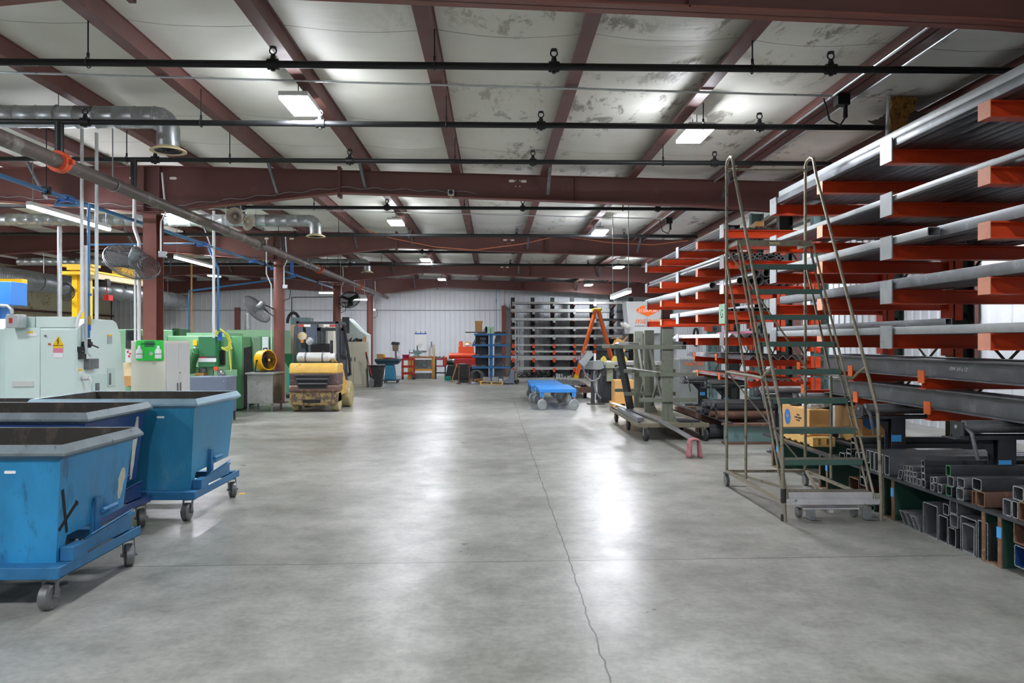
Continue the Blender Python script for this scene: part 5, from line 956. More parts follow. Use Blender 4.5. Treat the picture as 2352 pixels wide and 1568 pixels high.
m = MB(t); m.bar((LXL,8.70,1.32),(LXR,8.70,.2),.03,.012); m.build('rear_brace','ladder',t); m = MB(t); m.bar((LXL,8.68,2.72),(LXR,8.68,1.36),.03,.012); m.build('rear_brace','ladder',t)
m = MB(t); m.bar((LXL,8.72,.17),(LXR,8.72,.17),.03,.03); m.build('rear_rail','ladder',t)
m = MB(t); m.box(LXL,LXR,6.985,7.02,.15,.20); m.build('front_rail','ladder_chip',t,bev=.004)
m = MB(t); m.bar((LXR,8.7,.17),(3.2,7.35,.17),.025,.025); m.bar((LXL,8.7,.17),(3.1,7.35,.17),.025,.025); m.build('base_brace','ladder',t)
m = MB(t); m.tube([(LXL,7.0,.0),(LXL,7.0,.06)],.024,10); m.build('rubber_foot','rubber',t); m = MB(t); m.cyl((LXL,7.0,.17),(LXL,7.0,.30),.026,n=12); m.build('sleeve','rubber',t)
for x in (LXL,LXR): 
    o = MB(t); o.box(x-.03,x+.03,8.69,8.75,.13,.16); o.build('caster_fork','mill',t); m = MB(t); m.cyl((x-.018,8.72,.063),(x+.018,8.72,.063),.062,n=18); m.build('wheel','wheel_grey',t)
o = MB(t); o.box(2.9,3.45,7.1,7.2,.10,.115); o.box(3.16,3.2,7.06,7.12,.06,.20); o.tube([(2.92,7.06,.10),(3.44,7.06,.10)],.012,8); o.build('caster_bar','ladder_chip',t)
for x in (2.90,3.43): m = MB(t); m.cyl((x-.018,7.14,.052),(x+.018,7.14,.052),.05,n=16); m.build('wheel','wheel_grey',t)
for x in (2.94,3.47): m = MB(t); m.box(x,x+.085,7.05,7.06,.02,.11); m.box(x,x+.11,6.98,7.06,.012,.02); m.build('foot_pedal','bright',t)
# ================= stock cart with posts =================
t = T('stock_cart','grey green timber stock cart with three tall posts and many cross arms','cart',(3.0,14.1,0))
m = MB(t)
for k in range(7): a = 2.45+.17*k; m.box(a,a+.162,12.7,15.9,.26,.30)
m.build('deck','cartdeck',t,flat=True); m = MB(t); m.box(2.45,3.63,12.66,12.72,.225,.30); m.box(2.44,2.5,12.7,15.9,.225,.30); m.box(3.58,3.64,12.7,15.9,.225,.30); m.build('frame','cartdeck',t,bev=.006)
PY = (13.1,14.65,15.75)
for k, y in enumerate(PY):
    m = MB(t); m.box(2.93,3.11,y-.045,y+.045,.29,1.89); m.build('post','cartgreen',t,bev=.008)
    for z, x0, x1 in (((1.57,2.25,3.33),(1.10,2.52,3.52),(.66,2.52,3.52))):
        m = MB(t); m.box(x0,x1,y-.085,y-.046,z-.035,z+.035); m.build('arm','cartgreen',t,bev=.005)
    m = MB(t); m.prism([(0,.29),(.16,.29),(0,.62)], (3.02,y-.06,0), X, Z, (0,-.03,0)); m.build('gusset','cartgreen',t)
for a, b in zip(PY, PY[1:]):
    m = MB(t); m.bar((3.0,a+.05,.45),(3.0,b-.05,1.6),.03,.08); m.build('brace','cartgreen',t); m = MB(t); m.bar((3.05,a+.05,1.6),(3.05,b-.05,.45),.03,.08); m.build('brace','cartgreen',t)
for x in (2.55,3.55):
    for k, y in enumerate((12.70,14.3,15.7)): caster(t,x-3.0,y-14.1,.225,.10,.055,.25 if k == 0 else 0,'rubber','cartgreen')
m = MB(); m.bar((2.50,15.65,.85),(2.86,14.5,1.62),.10,.10) if False else m.bar((2.72,14.98,.34),(2.42,14.68,1.64),.12,.10); m.build('black_bar','sawblack',label='black steel bar leaning against the arms of the stock cart',cat='bar',bev=.006)
m = MB(); m.prism([(-.1,0),(-.1,-.05),(-.09,-.05),(-.09,-.01),(.09,-.01),(.09,-.05),(.1,-.05),(.1,0)], (2.42,13.0,1.66), X, Z, (0,1.0,0)); m.build('alu_channel','alu',label='short pale channel lying on the top arms of the stock cart',cat='channel')
m = MB(); m.bar((2.60,15.75,1.143),(2.84,12.95,1.143),.07,.012); m.build('flat_bar','alu',label='pale flat bar lying across the middle arms of the stock cart',cat='bar')
m = MB(); pts = [V((2.55,16.3,.35)),V((2.68,15.2,.335)),V((2.78,13.9,.322)),V((2.84,12.7,.312)),V((2.87,11.6,.285)),V((2.88,10.8,.255))]
for a, b in zip(pts, pts[1:]): m.bar(a,b,.115,.012)
m.build('flat_bar','steel',label='long flat steel bar sagging off the stock cart out over the aisle floor',cat='bar')
m = MB(); m.hol(rrect(.06,.06),rrect(.05,.05),(3.28,12.93,1.64),X,Z,(0,1.7,0)); m.build('square_tube','mill_dark',label='dark square tube lying on the top arms of the stock cart',cat='tube')
m = MB(); m.box(2.46,2.57,12.9,15.0,.301,.37) ; m.build('channel_bar','mill',label='brown grey channel lying along the aisle edge of the stock cart deck',cat='bar'); m = MB(); m.box(3.15,3.5,12.75,12.95,.301,.34); m.build('steel_offcut','mill_dark',label='dark steel offcut on the front of the stock cart deck',cat='offcut')
m = MB(); m.box(3.16,3.44,13.4,13.7,.301,.306); m.build('steel_offcut','alu',label='pale plate lying flat on the stock cart deck',cat='offcut')
# rag
m = MB(); G, J = 16, 8; vs = []; rr = random.Random(2)
for i in range(G+1):
    u = i/G*2-1; a = abs(u); s = math.copysign(1,u)
    for j in range(J):
        v = j/(J-1)
        if a < .3: xx, zz = 2.88+s*.062*a/.3, .272-.006*a/.3
        else: k = (a-.3)/.7; xx, zz = 2.88+s*(.066+.02*k+.026*k*math.sin(5*v+2*s)), max(.012,.266-.262*k)
        vs.append((xx+rr.uniform(-.006,.006),10.74+.15*v+.02*math.sin(9*v+3*u)*a,zz+rr.uniform(-.004,.004)))
m.add(vs,[(i*J+j,(i+1)*J+j,(i+1)*J+j+1,i*J+j+1) for i in range(G) for j in range(J-1)]); r_ = m.build('rag','rag',label='pink rag draped over the end of the sagging flat bar',cat='rag'); so = r_.modifiers.new('thick','SOLIDIFY'); so.thickness = .03; so.offset = 0; ss = r_.modifiers.new('soft','SUBSURF'); ss.levels = ss.render_levels = 1
# small things in the aisle
m = MB(); p = fl(556,1134); m.cb(p+Z*.003,(.07,.05,.004),.6); m.build('yellow_scrap','yellow2',label='small yellow scrap on the floor near the teal bin',cat='scrap')
# ================= blue dollies =================
def dolly(x0, x1, y0, y1, zt, lab, src=None):
    t = T('platform_dolly', lab, 'dolly', ((x0+x1)/2,(y0+y1)/2,0), group='blue platform dollies')
    m = MB(t); m.box(x0,x1,y0,y1,zt-.012,zt); m.build('deck','dolly',t)
    m = MB(t); m.box(x0,x1,y0,y0+.05,zt-.08,zt-.012); m.box(x0,x1,y1-.05,y1,zt-.08,zt-.012); m.box(x0,x0+.05,y0+.05,y1-.05,zt-.08,zt-.012); m.box(x1-.05,x1,y0+.05,y1-.05,zt-.08,zt-.012); m.build('frame','dolly',t,flat=True)
    for y in (y0+.1,(y0+y1)/2,y1-.1):
        for x, nx in ((x0,-1),(x1,1)): m = MB(t); m.box(x+nx*.001-.002,x+nx*.001+.002,y+.1,y+.2,zt-.075,zt-.03); m.build('pocket','dark',t)
    for x in (x0+.06,x1-.06):
        for y in (y0+.06,y1-.3):
            m = MB(t); m.box(x-.05,x+.05,y-.05,y+.05,zt-.19,zt-.08); m.build('leg','dolly',t,bev=.006)
            f = MB(t); R_ = .5 if x < (x0+x1)/2 else .15; f.cyl((x,y,zt-.205),(x,y,zt-.19),.05)
            A = V((.5,-.87,0)) if x < (x0+x1)/2 else V((.35,-.94,0)); q = V((x,y-.04,.133))
            for s in (-1,1): f.bar(V((x,y,zt-.2))+A*(s*.04),q+A*(s*.04),.05,.008,up=A)
            o = f.build('caster','galv',t); w = MB(t); w.lathe([(.03,-.028),(.12,-.028),(.132,-.016),(.132,.016),(.12,.028),(.03,.028)],q,A,24); w.build('wheel','greywheel',o); w = MB(t); w.cyl(q-A*.03,q+A*.03,.05,n=14); w.build('hub','conduit',o)
dolly(1.13,2.03,18.45,20.6,.507,'bright blue platform dolly with grey wheels, nearer of the two in line')
dolly(1.03,1.90,20.75,23.0,.507,'bright blue platform dolly behind the nearer blue one')
t = T('steel_cart','low rusty steel cart loaded with dark angle bars, beside the blue dollies','cart',(2.4,24,0))
m = MB(t); m.box(2.05,2.12,22.0,26,.2,.34); m.box(2.83,2.9,22,26,.2,.34); m.box(2.05,2.9,22.0,22.06,.18,.34); m.box(2.05,2.9,25.94,26,.18,.34); m.build('frame','rusty',t,flat=True)
for x in (2.3,2.7):
    for y in (22.3,25.6): m = MB(t); m.cyl((x-.04,y,.09),(x+.04,y,.09),.09,n=18); m.build('wheel','rubber',t); m = MB(t); m.box(x-.05,x+.05,y-.04,y+.04,.12,.2); m.build('caster','mill_dark',t)
for k in range(7): yangle(2.12+.11*k,.345,.075,22.0+.15*k,26.2-.2*k,'mill_dark','dark steel angle bar lying on the low rusty cart','angle bars on the rusty cart')
# ================= band saw =================
t = T('band_saw','large grey vertical band saw with an orange diamond logo on its head','saw',(3.6,21.3,0))
m = MB(t); a = atY(1440,692,21); b = atY(1519,766,21); m.prism([(a.x+.06,b.z),(b.x-.02,b.z),(b.x,a.z),(a.x-.02,a.z)], (0,21,0), X, Z, (0,.7,0)); hd = m.build('head','sawlight',t,bev=.02)
m = MB(t); c = atY(1488,716,20.99); m.prism([(-.36,.0),(0,.28),(.34,.28),(.36,.06),(.0,-.22)], (c.x,20.997,c.z-.02), X, Z, (0,-.006,0)) if False else m.prism([(-.33,.02),(-.2,.11),(.0,.17),(.14,.19),(.33,.05),(.31,-.02),(.0,-.17),(-.3,-.04)], (c.x,20.997,c.z+.04), X, Z, (0,-.006,0)); m.build('logo','orange_clamp' if False else 'ladorange',hd,flat=True)
text('model_letters','-2125A-PC60-',.125,'paper',hd,(c.x-3.6,20.987-21.3,c.z+.03),FRONT,.002,sx=.78); text('logo_letters','marvel',.25,'ladorange',hd,(c.x-.02-3.6,20.997-21.3,c.z-.25),FRONT,.003,.25)
m = MB(t); m.box(c.x-.36,c.x+.32,20.994,20.999,c.z-.40,c.z-.385); m.build('rule','mill',hd)
m = MB(t); p = atY(1439,747,20.9); m.cyl(p-X*.1+Z*.05,p+X*.05-Z*.05,.07); m.cyl(p-X*.16+Z*.02,p-X*.1+Z*.05,.05); m.build('work_lamp','lightgrey',hd)
m = MB(t); m.box(4.25,4.7,21.25,21.75,.1,2.0); m.build('column','sawgrey',t,bev=.015)
m = MB(t); a = atY(1384,838,20.7); b = atY(1416,922,20.7); m.box(a.x,b.x,20.7,21.6,.0,a.z); m.build('base','sawblack',t,bev=.015); m = MB(t); m.box(a.x-.05,b.x+.08,20.62,21.7,0,.16); m.build('foot','sawblack',t,bev=.01)
m = MB(t); pb(m,1394,846,1408,876,20.6,.12); pb(m,1392,833,1412,846,20.5,.25); m.build('guide_arm','sawsage',t,bev=.01)
m = MB(t); a = atY(1385,830,21); b = atY(1520,838,21); m.box(a.x,b.x,20.8,22.2,b.z,a.z); m.build('table','alu',t,bev=.008)
m = MB(t); m.box(3.3,4.6,21.0,22.0,.12,1.02); m.build('bed','sawgrey',t,bev=.02)
for px, s in ((1388,.7),(1414,.75),(1424,.6),(1436,.7)):
    m = MB(t); p = atY(px,831,20.9); m.prism([(-.12*s,0),(.12*s,0),(.12*s,.06),(.05*s,.2*s),(-.02*s,.22*s),(-.12*s,.07)], (p.x,21.0,p.z+.01), X, Z, (0,.09,0)); m.build('vise_jaw','viseyel',t,bev=.006)
m = MB(t); p = atY(1433,850,20.6); m.cyl((p.x,20.6,p.z-.22),(p.x,20.6,p.z+.08),.055); m.build('coolant_bottle','yellow',t)
m = MB(t); a = atY(1424,862,20.5); b = atY(1450,877,20.5); m.prism([(a.x,a.z),(b.x,a.z),(b.x-.05,b.z),(a.x+.05,b.z)], (0,20.4,0), X, Z, (0,.4,0)); m.build('chip_pan','alu',t)
# console
m = MB(t); p = atY(1346,823,19.9); m.cb(p,(.42,.3,.16),0,-.85,0); k = m.build('console','sawgrey',t,bev=.01); m = MB(t)
for i in range(9): q = p+V((-.075,0,.085))+V((.66,0,.75))*(-.17+.055*(i//2*2)*.5+.02*(i%3)); m.cyl(q+Y*(-.1+.07*(i%4)),q+V((-.75,0,.66))*.05+Y*(-.1+.07*(i%4)),.018,n=8)
m.build('console_button','bright',k)
m = MB(t); a = atY(1339,829,20); b = atY(1388,849,20); m.prism([(a.x,b.z+.02),(b.x-.1,b.z),(b.x,b.z+.05),(b.x-.08,a.z+.02),(a.x+.2,a.z)], (0,19.95,0), X, Z, (0,.4,0)); m.build('console_arm','sawgrey',t,bev=.01)
m = MB(t); m.box(2.6,2.7,20.1,20.2,0.0,.92); m.box(2.78,2.84,20.1,20.2,0,.92); m.box(2.5,2.95,20.0,20.3,0,.03); m.build('console_stand','mill_dark',t)
m = MB(t); a = atY(1376,844,20); b = atY(1392,864,20); m.box(a.x,b.x,20.0,20.2,b.z,a.z); m.build('junction_box','sawblack',t,bev=.01)
m = MB(t); m.tube([atY(*q,19.9) for q in ((1338,842),(1345,862),(1354,873),(1365,875),(1376,868),(1380,858))],.022,8); m.tube([atY(*q,20.0) for q in ((1365,850),(1364,880),(1368,900),(1380,915))],.025,8); m.build('cable','silverhose',t)
m = MB(t); p = atY(1366,822,20.1); m.cyl((p.x,20.1,p.z-.12),(p.x,20.1,p.z+.12),.03); m.build('paper_roll','paper',t)
t = T('control_cabinet','grey control cabinet with orange lettering, behind the roller stands and the farther rack','cabinet',(4.7,20.3,0)); m = MB(t); a = atY(1560,826,20); b = atY(1622,842,20); m.box(a.x,b.x,20.0,20.6,.0,a.z+.02); cbx = m.build('carcass','sawgrey',t,bev=.015); text('logo_letters','marvel',.2,'ladorange',cbx,((a.x+b.x)/2-t.location.x,19.998-t.location.y,a.z-.1),FRONT,.002,.2)
# box on pallet, open carton
pallet(3.05,3.7,19.15,19.9,.0,'wooden pallet under the tall carton beside the band saw')
m = MB(); m.box(3.1,3.62,19.25,19.85,.115,.68); bx = m.build('cardboard_box','cardboard',label='tall cardboard carton on a pallet beside the band saw',cat='box',bev=.005,group='cardboard boxes'); m = MB(); m.box(3.44,3.446,19.247,19.25,.115,.68); m.build('flap_seam','cardshade',bx)
m = MB(); p = atY(1424,792,21.3); m.cb(p,(.36,.3,.28),0,.45); m.cb(p+V((-.1,0,.2)),(.3,.28,.01),0,-.1); m.cb(p+V((.14,0,.16)),(.01,.28,.25),0,.7); m.build('open_carton','cardboard',label='open cardboard carton tipped on the band saw table',cat='box')
# ================= orange A ladder =================
t = T('step_ladder','orange fibreglass step ladder standing open in front of the long bar rack','ladder',(4.7,34.5,0)); ap = V((4.72,0,3.14))
for s, fx in ((-1,3.78),(1,5.62)):
    for y in (34.2,34.75):
        dy = .06 if y > 34.5 else -.06
        m = MB(t); m.bar((fx,y+dy,.06),(ap.x+s*.05,y,ap.z),.11,.06,up=Y); m.build('rail','ladorange',t,bev=.004); m = MB(t); m.bar((fx+s*.015,y+dy,.0),(fx-s*.02,y+dy,.14),.13,.08,up=Y); m.build('foot','yellow2',t)
    m = MB(t)
    for k in range(1,10): z = .06+.3*k; xx = fx+(ap.x-fx)*(z/ap.z); m.box(xx-.04,xx+.04,34.2,34.75,z-.012,z+.012)
    m.build('rungs','alu',t)
for z, c in ((.95,'paper'),(1.45,'paper'),(2.0,'rust_edge')): xx = 3.78+(ap.x-3.78)*(z/ap.z); m = MB(t); m.bar((xx-.06,34.12,z-.11),(xx+.06-.0,34.12,z+.11),.02,.12,up=Y); m.build('sticker',c,t)
m = MB(t); m.box(ap.x-.2,ap.x+.2,34.16,34.8,ap.z-.08,ap.z+.03); m.build('cap','yellow2',t,bev=.02)
# ================= long bar rack on the back wall =================
t = T('bar_rack','long dark cantilever rack of pale bars against the back wall','rack',(4,36.2,0)); UX = [.93+.945*k for k in range(7)]; ZL = [3.45,3.07,2.68,2.29,1.90,1.51,1.20,.85,.40]
for k, x in enumerate(UX):
    m = MB(t); m.box(x-.09,x+.09,36.1,36.35,0,3.76); o = m.build('upright','upright',t,flat=True); m = MB(t); m.box(x-.1,x+.1,35.2,36.4,0,.08); m.build('foot','upright',t,flat=True)
    for j, z in enumerate(ZL):
        m = MB(t); m.prism([(35.1,z-.09),(35.1,z-.04),(36.1,z-.04),(36.1,z-.22)], (x-.05,0,0), Y, Z, (.1,0,0)); a_ = m.build('arm','oxide' if k == 0 or j < 5 else 'rusty',t,flat=True)
        if (j+k) % 2 == 0 or j > 4: m = MB(t); m.box(x-.06,x+.06,35.07,35.1,z-.14,z+.05); m.build('end_plate','armorange' if j > 4 and k < 5 else 'plate',a_)
for x0, x1 in zip(UX, UX[1:]):
    m = MB(t)
    for z0, z1 in ((.4,1.5),(1.6,2.6)): m.bar((x0,36.25,z0),(x1,36.25,z1),.012,.04,up=Y); m.bar((x0,36.27,z1),(x1,36.27,z0),.012,.04,up=Y)
    m.build('bracing','sawblack',t,flat=True)
R2 = random.Random(5)
BL = ['top','second','third','fourth','fifth','sixth','seventh','eighth','lowest']
for j, z in enumerate(ZL):
    hh = (.1,.15,.12,.1,.12,.07,.09,.2,.13)[j]; xl = .82+.1*R2.random(); xr = (6.6,5.4,4.5,6.3,6.0,6.0,4.6,4.0,4.1)[j]
    m = MB(); m.box(xl,xr,35.13,35.13+max(.06,hh*.6),z-.039,z-.039+hh); m.build('aluminium_bar','alu',label=f'pale aluminium bar along the front of the {BL[j]} level of the back wall rack',cat='bar',flat=True)
    for i in range(4): h2 = min(R2.uniform(.06,.2),.06 if j in (5,6,7) else .1); m = MB(); y = 35.28+.19*i; m.box(xl+R2.uniform(0,.5),R2.uniform(4.5,6.6),y,y+.12,z-.039,z-.039+h2); m.build('stock_bar',R2.choice(('mill_dark','mill_dark','upright')),label=f'bar lying inboard on the {BL[j]} level of the back wall rack',cat='bar',group=f'bars inboard on the {BL[j]} level, back wall rack',flat=True)
for k in range(22):
    x = 1.05+.15*(k%11)*1.0; r = R2.choice((.05,.06,.07)); mb = MB(); mb.hol(circ(r,12),circ(r-.01,12),(x,35.0+R2.uniform(-.1,.1),r+.001+(.12 if k > 10 else 0)),X,Z,(0,1.0,0)); mb.build('pipe_offcut','mill_dark' if k % 3 else 'steel',label='dark pipe end stored on the floor under the back wall rack',cat='pipe',group='pipe ends under the back wall rack')
for k in range(18):
    x = 2.75+.13*k+R2.uniform(-.03,.03); h2 = R2.uniform(.05,.26); m = MB(); m.box(x,x+R2.uniform(.05,.1),34.95+R2.uniform(-.1,.1),35.3,.0,h2); m.build('bar_offcut',R2.choice(('alu','steel','rust_edge','bright')),label='short bar offcut stood on the floor under the back wall rack',cat='offcut',group='offcuts under the back wall rack')
# ================= blue rack with letter sign =================
t = T('cantilever_shelf','blue cantilever shelf rack on a single post with a green letter sign on top','rack',(-.09,31,0))
m = MB(t); m.box(-.165,-.02,31.1,31.25,0,2.0); m.box(-.165,-.02,31.9,32.05,0,2.0); m.build('post','jrack',t,flat=True); m = MB(t); m.box(-.3,.12,30.9,32.2,.0,.06); m.build('foot','jrack',t)
SZ = (1.96,1.52,1.05,.61)
for z, x0, x1 in zip(SZ,(-.78,-.87,-.87,-.87),(.60,.69,.69,.69)):
    m = MB(t); m.box(x0,x1,30.98,31.09,z-.04,z+.035); m.box(x0,x1,32.06,32.15,z-.04,z+.035); m.box(x0,x1,31.08,32.07,z-.0,z+.012); m.build('shelf','jrack',t,flat=True)
m = MB(); m.box(-.24,.03,30.99,31.0,2.0,2.27); g = m.build('row_sign','mint',label='mint green sign with the letter J on top of the blue shelf rack',cat='sign'); text('letter','J',.2,'dark',g,(-.10,30.987,2.13),FRONT,.001)
def pend(x, z, r, lab, grp, m_, y0=31.0, L_=1.0): mb = MB(); mb.hol(circ(r,12),circ(r*.72,12),(x,y0,z+r),X,Z,(0,L_,0)); mb.build('pipe_offcut',m_,label=lab,cat='pipe',group=grp)
for row in range(3):
    for k in range(6-row): pend(-.79+.105*k+.05*row,1.556+.09*row,.05,'black pipe with a pale end, stacked on the second shelf of the blue rack','pipes on the second shelf, blue rack',R2.choice(('mill_dark','rubber','steel')))
for x0, n, z, sh in ((-.84,12,1.086,'third'),(.04,12,1.086,'third'),(-.84,11,.646,'lowest'),(.04,12,.646,'lowest'),(.03,9,1.556,'second')):
    for k in range(n): r = R2.uniform(.02,.03); pend(x0+.055*k,z,r,f'short round offcut in the row on the {sh} shelf of the blue rack',f'offcuts on the {sh} shelf, blue rack',R2.choice(('alu','copper','rust_edge','steel','mill')),31.0+R2.uniform(-.05,.1),.6)
clutter([('cardboard_box','cardboard','cardboard carton with a brown lid on top of the blue shelf rack','box',lambda m: (m.box(-.74,-.46,31.3,31.6,2.08,2.48), m.box(-.76,-.44,31.28,31.62,2.40,2.52))),
 ('steel_plate','mill_dark','dark flat plate sticking out over the top of the blue shelf rack','plate',lambda m: m.box(-1.15,-.15,31.2,31.7,2.03,2.07)),
 ('plate_support','mill_dark','dark cabinet back behind the pipes on the blue shelf rack','cabinet',lambda m: m.box(-.76,-.2,32.3,32.7,.0,2.0)),
 ('parts_box','paper','small white parts box under the carton on the blue shelf rack','box',lambda m: m.box(-.44,-.34,31.25,31.4,2.075,2.16)),
 ('jug','rubber','black jug beside the letter sign on the blue shelf rack','jug',lambda m: m.lathe([(.06,0),(.07,.02),(.07,.12),(.03,.19),(.03,.22)],(-.29,31.3,2.07),Z,14)),
 ('scrap_iron','rusty','rusty scrap iron on the top shelf of the blue rack, beside the sign','scrap',lambda m: [m.cb((.08+.075*i,31.25+.1*(i%2),2.03),(.09,.1,.07+.02*(i%3)),.3*i) for i in range(7)]),
 ('copper_fittings','copper','copper coloured fittings on the top shelf under the dark plate','fittings',lambda m: [m.cyl((-.62+.06*i,31.15,2.0),(-.60+.06*i,31.25,2.012),.025,n=8) for i in range(6)])], None)
m = MB(); m.prism([(.03,.0),(.44,.0),(.35,1.9),(.15,2.0),(.05,1.7)], (0,32.25,0), X, Z, (0,.05,0)); m.build('sheet_stack','mill',label='grey sheets leaning behind the blue shelf rack',cat='sheet'); 
pallet(-.52,.38,29.5,30.2,.0,'pale wooden pallet on the floor in front of the blue shelf rack')
for k,(a,b,h,mm) in enumerate(((-.4,-.1,.16,'steel'),(-.05,.2,.17,'steel'),(.22,.36,.1,'alu'))): m = MB(); m.box(a,b,29.6,30.0,.115,.115+h); m.build('steel_block',mm,label='grey steel block lying on the pallet before the blue rack, '+['by the low end','in the middle','the smallest'][k],cat='block',bev=.008)
t = T('pallet_jack','blue grey pallet jack parked beside the pallet and the blue rack','pallet jack',(.6,29.9,0)); m = MB(t); m.prism([(.42,.03),(.82,.03),(.82,.55),(.70,.62),(.62,.2),(.42,.12)], (0,29.6,0), X, Z, (0,.5,0)); m.build('chassis','greyblue',t,bev=.015)
m = MB(t)
for x in (.46,.68): m.box(x,x+.12,30.1,30.9,.05,.1)
m.build('forks','greyblue',t); m = MB(t); m.cyl((.92,29.8,.1),(.92,29.9,.1),.1,n=18); m.build('wheel','rubber',t); m = MB(t); m.tube([(.8,29.85,.2),(.92,29.85,.6),(.95,29.85,1.15)],.02); m.ring((.95,29.85,1.24),Y,.09,.014,14,5); m.build('handle','mill',t); m = MB(t); m.box(.75,.95,29.78,29.92,.15,.45); m.build('pump','tanmachine',t,bev=.01)
# ================= benches along the back wall =================
t = T('waste_bin','black plastic waste bin beside the beige cabinet','bin',(-4.3,28.1,0)); m = MB(t); m.add([(-4.5,27.9,0),(-4.12,27.9,0),(-4.12,28.3,0),(-4.5,28.3,0),(-4.57,27.85,.78),(-4.03,27.85,.78),(-4.03,28.4,.78),(-4.57,28.4,.78)],[(0,1,2,3),(0,1,5,4),(1,2,6,5),(2,3,7,6),(3,0,4,7),(4,5,6,7)]); m.build('bin_body','rubber',t,bev=.02); m = MB(t); m.box(-4.59,-4.01,27.83,28.42,.76,.80); m.build('rim','black',t,bev=.01)
m = MB(); m.tube([(-4.62,27.7,1.30),(-4.42,27.72,.40)],.016,8); b_ = m.build('shovel','red',label='red handled shovel leaning on the black waste bin',cat='shovel'); m = MB(); m.prism([(-.09,0),(.09,0),(.11,.26),(-.05,.36)], (-4.44,27.7,.03), X, Z, (0,.02,0)); m.build('blade','mill',b_)
m = MB(); m.tube([(-4.63,27.75,1.28),(-4.60,27.76,1.05)],.03,8); m.tube([(-4.60,27.76,1.05),(-4.55,27.78,.0)],.014,8); m.build('broom_handle','black',label='black handled broom standing beside the waste bin',cat='broom')
t = T('machine_table','teal blue machine table on a curved pedestal with casters, past the waste bin','machine',(-4.2,31,0)); m = MB(t); m.box(-4.78,-3.80,30.7,31.5,.86,.96); m.prism([(-4.7,.74),(-3.9,.74),(-3.8,.86),(-4.78,.86)], (0,30.8,0), X, Z, (0,.6,0)); m.build('table','pressdk',t,bev=.015)
m = MB(t); m.prism([(-4.42,.12),(-3.98,.12),(-4.02,.5),(-4.06,.72),(-4.4,.74),(-4.38,.5)], (0,30.85,0), X, Z, (0,.5,0)); m.build('pedestal','press',t,bev=.03); m = MB(t); m.box(-4.46,-3.82,30.7,31.4,.08,.13); m.build('base_plate','pressdk',t,bev=.01)
for x in (-4.38,-3.9):
    for y in (30.8,31.3): m = MB(t); m.cyl((x-.02,y,.04),(x+.02,y,.04),.04,n=12); m.build('caster','rubber',t)
t = T('drill_press','tan bench drill press standing on the machine table','drill press',(-4.0,31.2,.96)); m = MB(); m.box(-.14,.14,-.15,.15,0,.04); m.cyl((0,.06,.04),(0,.06,.5),.035); m.build('stand','mill',t); m = MB(); m.prism([(-.1,.32),(.1,.32),(.12,.58),(-.12,.58)], (0,-.18,0), X, Z, (0,.3,0)); m.build('head','tanmachine',t,bev=.02); m = MB(); m.prism([(-.17,.58),(.17,.58),(.15,.68),(-.13,.7)], (0,-.2,0), X, Z, (0,.4,0)); m.build('belt_cover','mill_dark',t,bev=.02); m = MB(); m.cyl((0,-.1,.14),(0,-.1,.32),.025); m.tube([(.08,-.1,.36),(.16,-.16,.26)],.012); m.build('spindle','steel',t)
RB_ = [('rag_heap','red','red tools in a heap on the machine table','tools',lambda m: [m.cb((-4.42+.05*i,31.0+.03*(i%3),.985+.012*(i%2)),(.12,.04,.04),.5*i) for i in range(6)]),
 ('carton','cardboard','brown carton at the near end of the machine table','box',lambda m: m.box(-4.76,-4.5,31.1,31.35,.96,1.16)), ('spray_bottle','yellow2','yellow bottle by the brown carton on the machine table','bottle',lambda m: m.lathe([(.04,0),(.04,.12),(.015,.16),(.015,.2)],(-4.46,31.2,.96),Z,12)), ('paper_roll','paper','white paper roll on the machine table beside the drill press','roll',lambda m: m.cyl((-3.86,31.1,.96),(-3.86,31.1,1.1),.06))]
clutter(RB_, None)
t = T('tool_cart','red three shelf tool cart between the machine table and the wooden bench','cart',(-3.75,33.6,0))
for x in (-4.0,-3.5):
    for y in (33.4,33.8): m = MB(t); m.box(x-.02,x+.02,y-.02,y+.02,.1,.86); m.build('leg','red',t); m = MB(t); m.cyl((x-.02,y,.05),(x+.02,y,.05),.05,n=12); m.build('caster','black',t)
for z in (.22,.52,.84): m = MB(t); m.box(-4.02,-3.48,33.38,33.82,z,z+.02); m.box(-4.02,-3.48,33.37,33.39,z,z+.09); m.box(-4.02,-3.48,33.81,33.83,z,z+.09); m.box(-4.03,-4.01,33.38,33.82,z,z+.09); m.box(-3.49,-3.47,33.38,33.82,z,z+.09); m.build('tray','red',t)
m = MB(); m.lathe([(.12,0),(.16,.22),(.17,.23),(.15,.22),(.11,.02)],(-3.86,33.6,.86),Z,18); m.build('bucket','magenta',label='magenta bucket standing on the red tool cart',cat='bucket')
t = T('workbench','wooden workbench with orange legs and a shelf, against the back wall','bench',(-3.1,34.4,0)); m = MB(t); m.box(-3.95,-2.55,34.0,34.8,.92,1.0); m.build('bench_top','bench',t,bev=.01)
m = MB(t); m.box(-3.75,-2.56,34.02,34.75,.36,.44); m.build('shelf','benchyel',t,bev=.006)
for x in (-3.75,-2.68):
    for y in (34.05,34.7): m = MB(t); m.box(x-.07,x+.07,y-.05,y+.05,0,.92); m.build('leg','benchyel',t,bev=.006)
for r in range(4):
    for k in range(4): m = MB(); x = -3.58+.205*k; m.box(x,x+.19,34.1,34.4,.441+.105*r,.441+.105*r+.095); m.build('parts_bin','upright_lt' if (r+k)%3 == 0 else 'mill',label='grey parts bin in the stack on the workbench shelf',cat='bin',group='parts bins under the workbench',bev=.006)
m = MB(); m.box(-3.66,-2.8,34.1,34.6,0,.24); m.build('storage_crate','mill',label='long grey crate on the floor under the workbench',cat='crate',bev=.01)
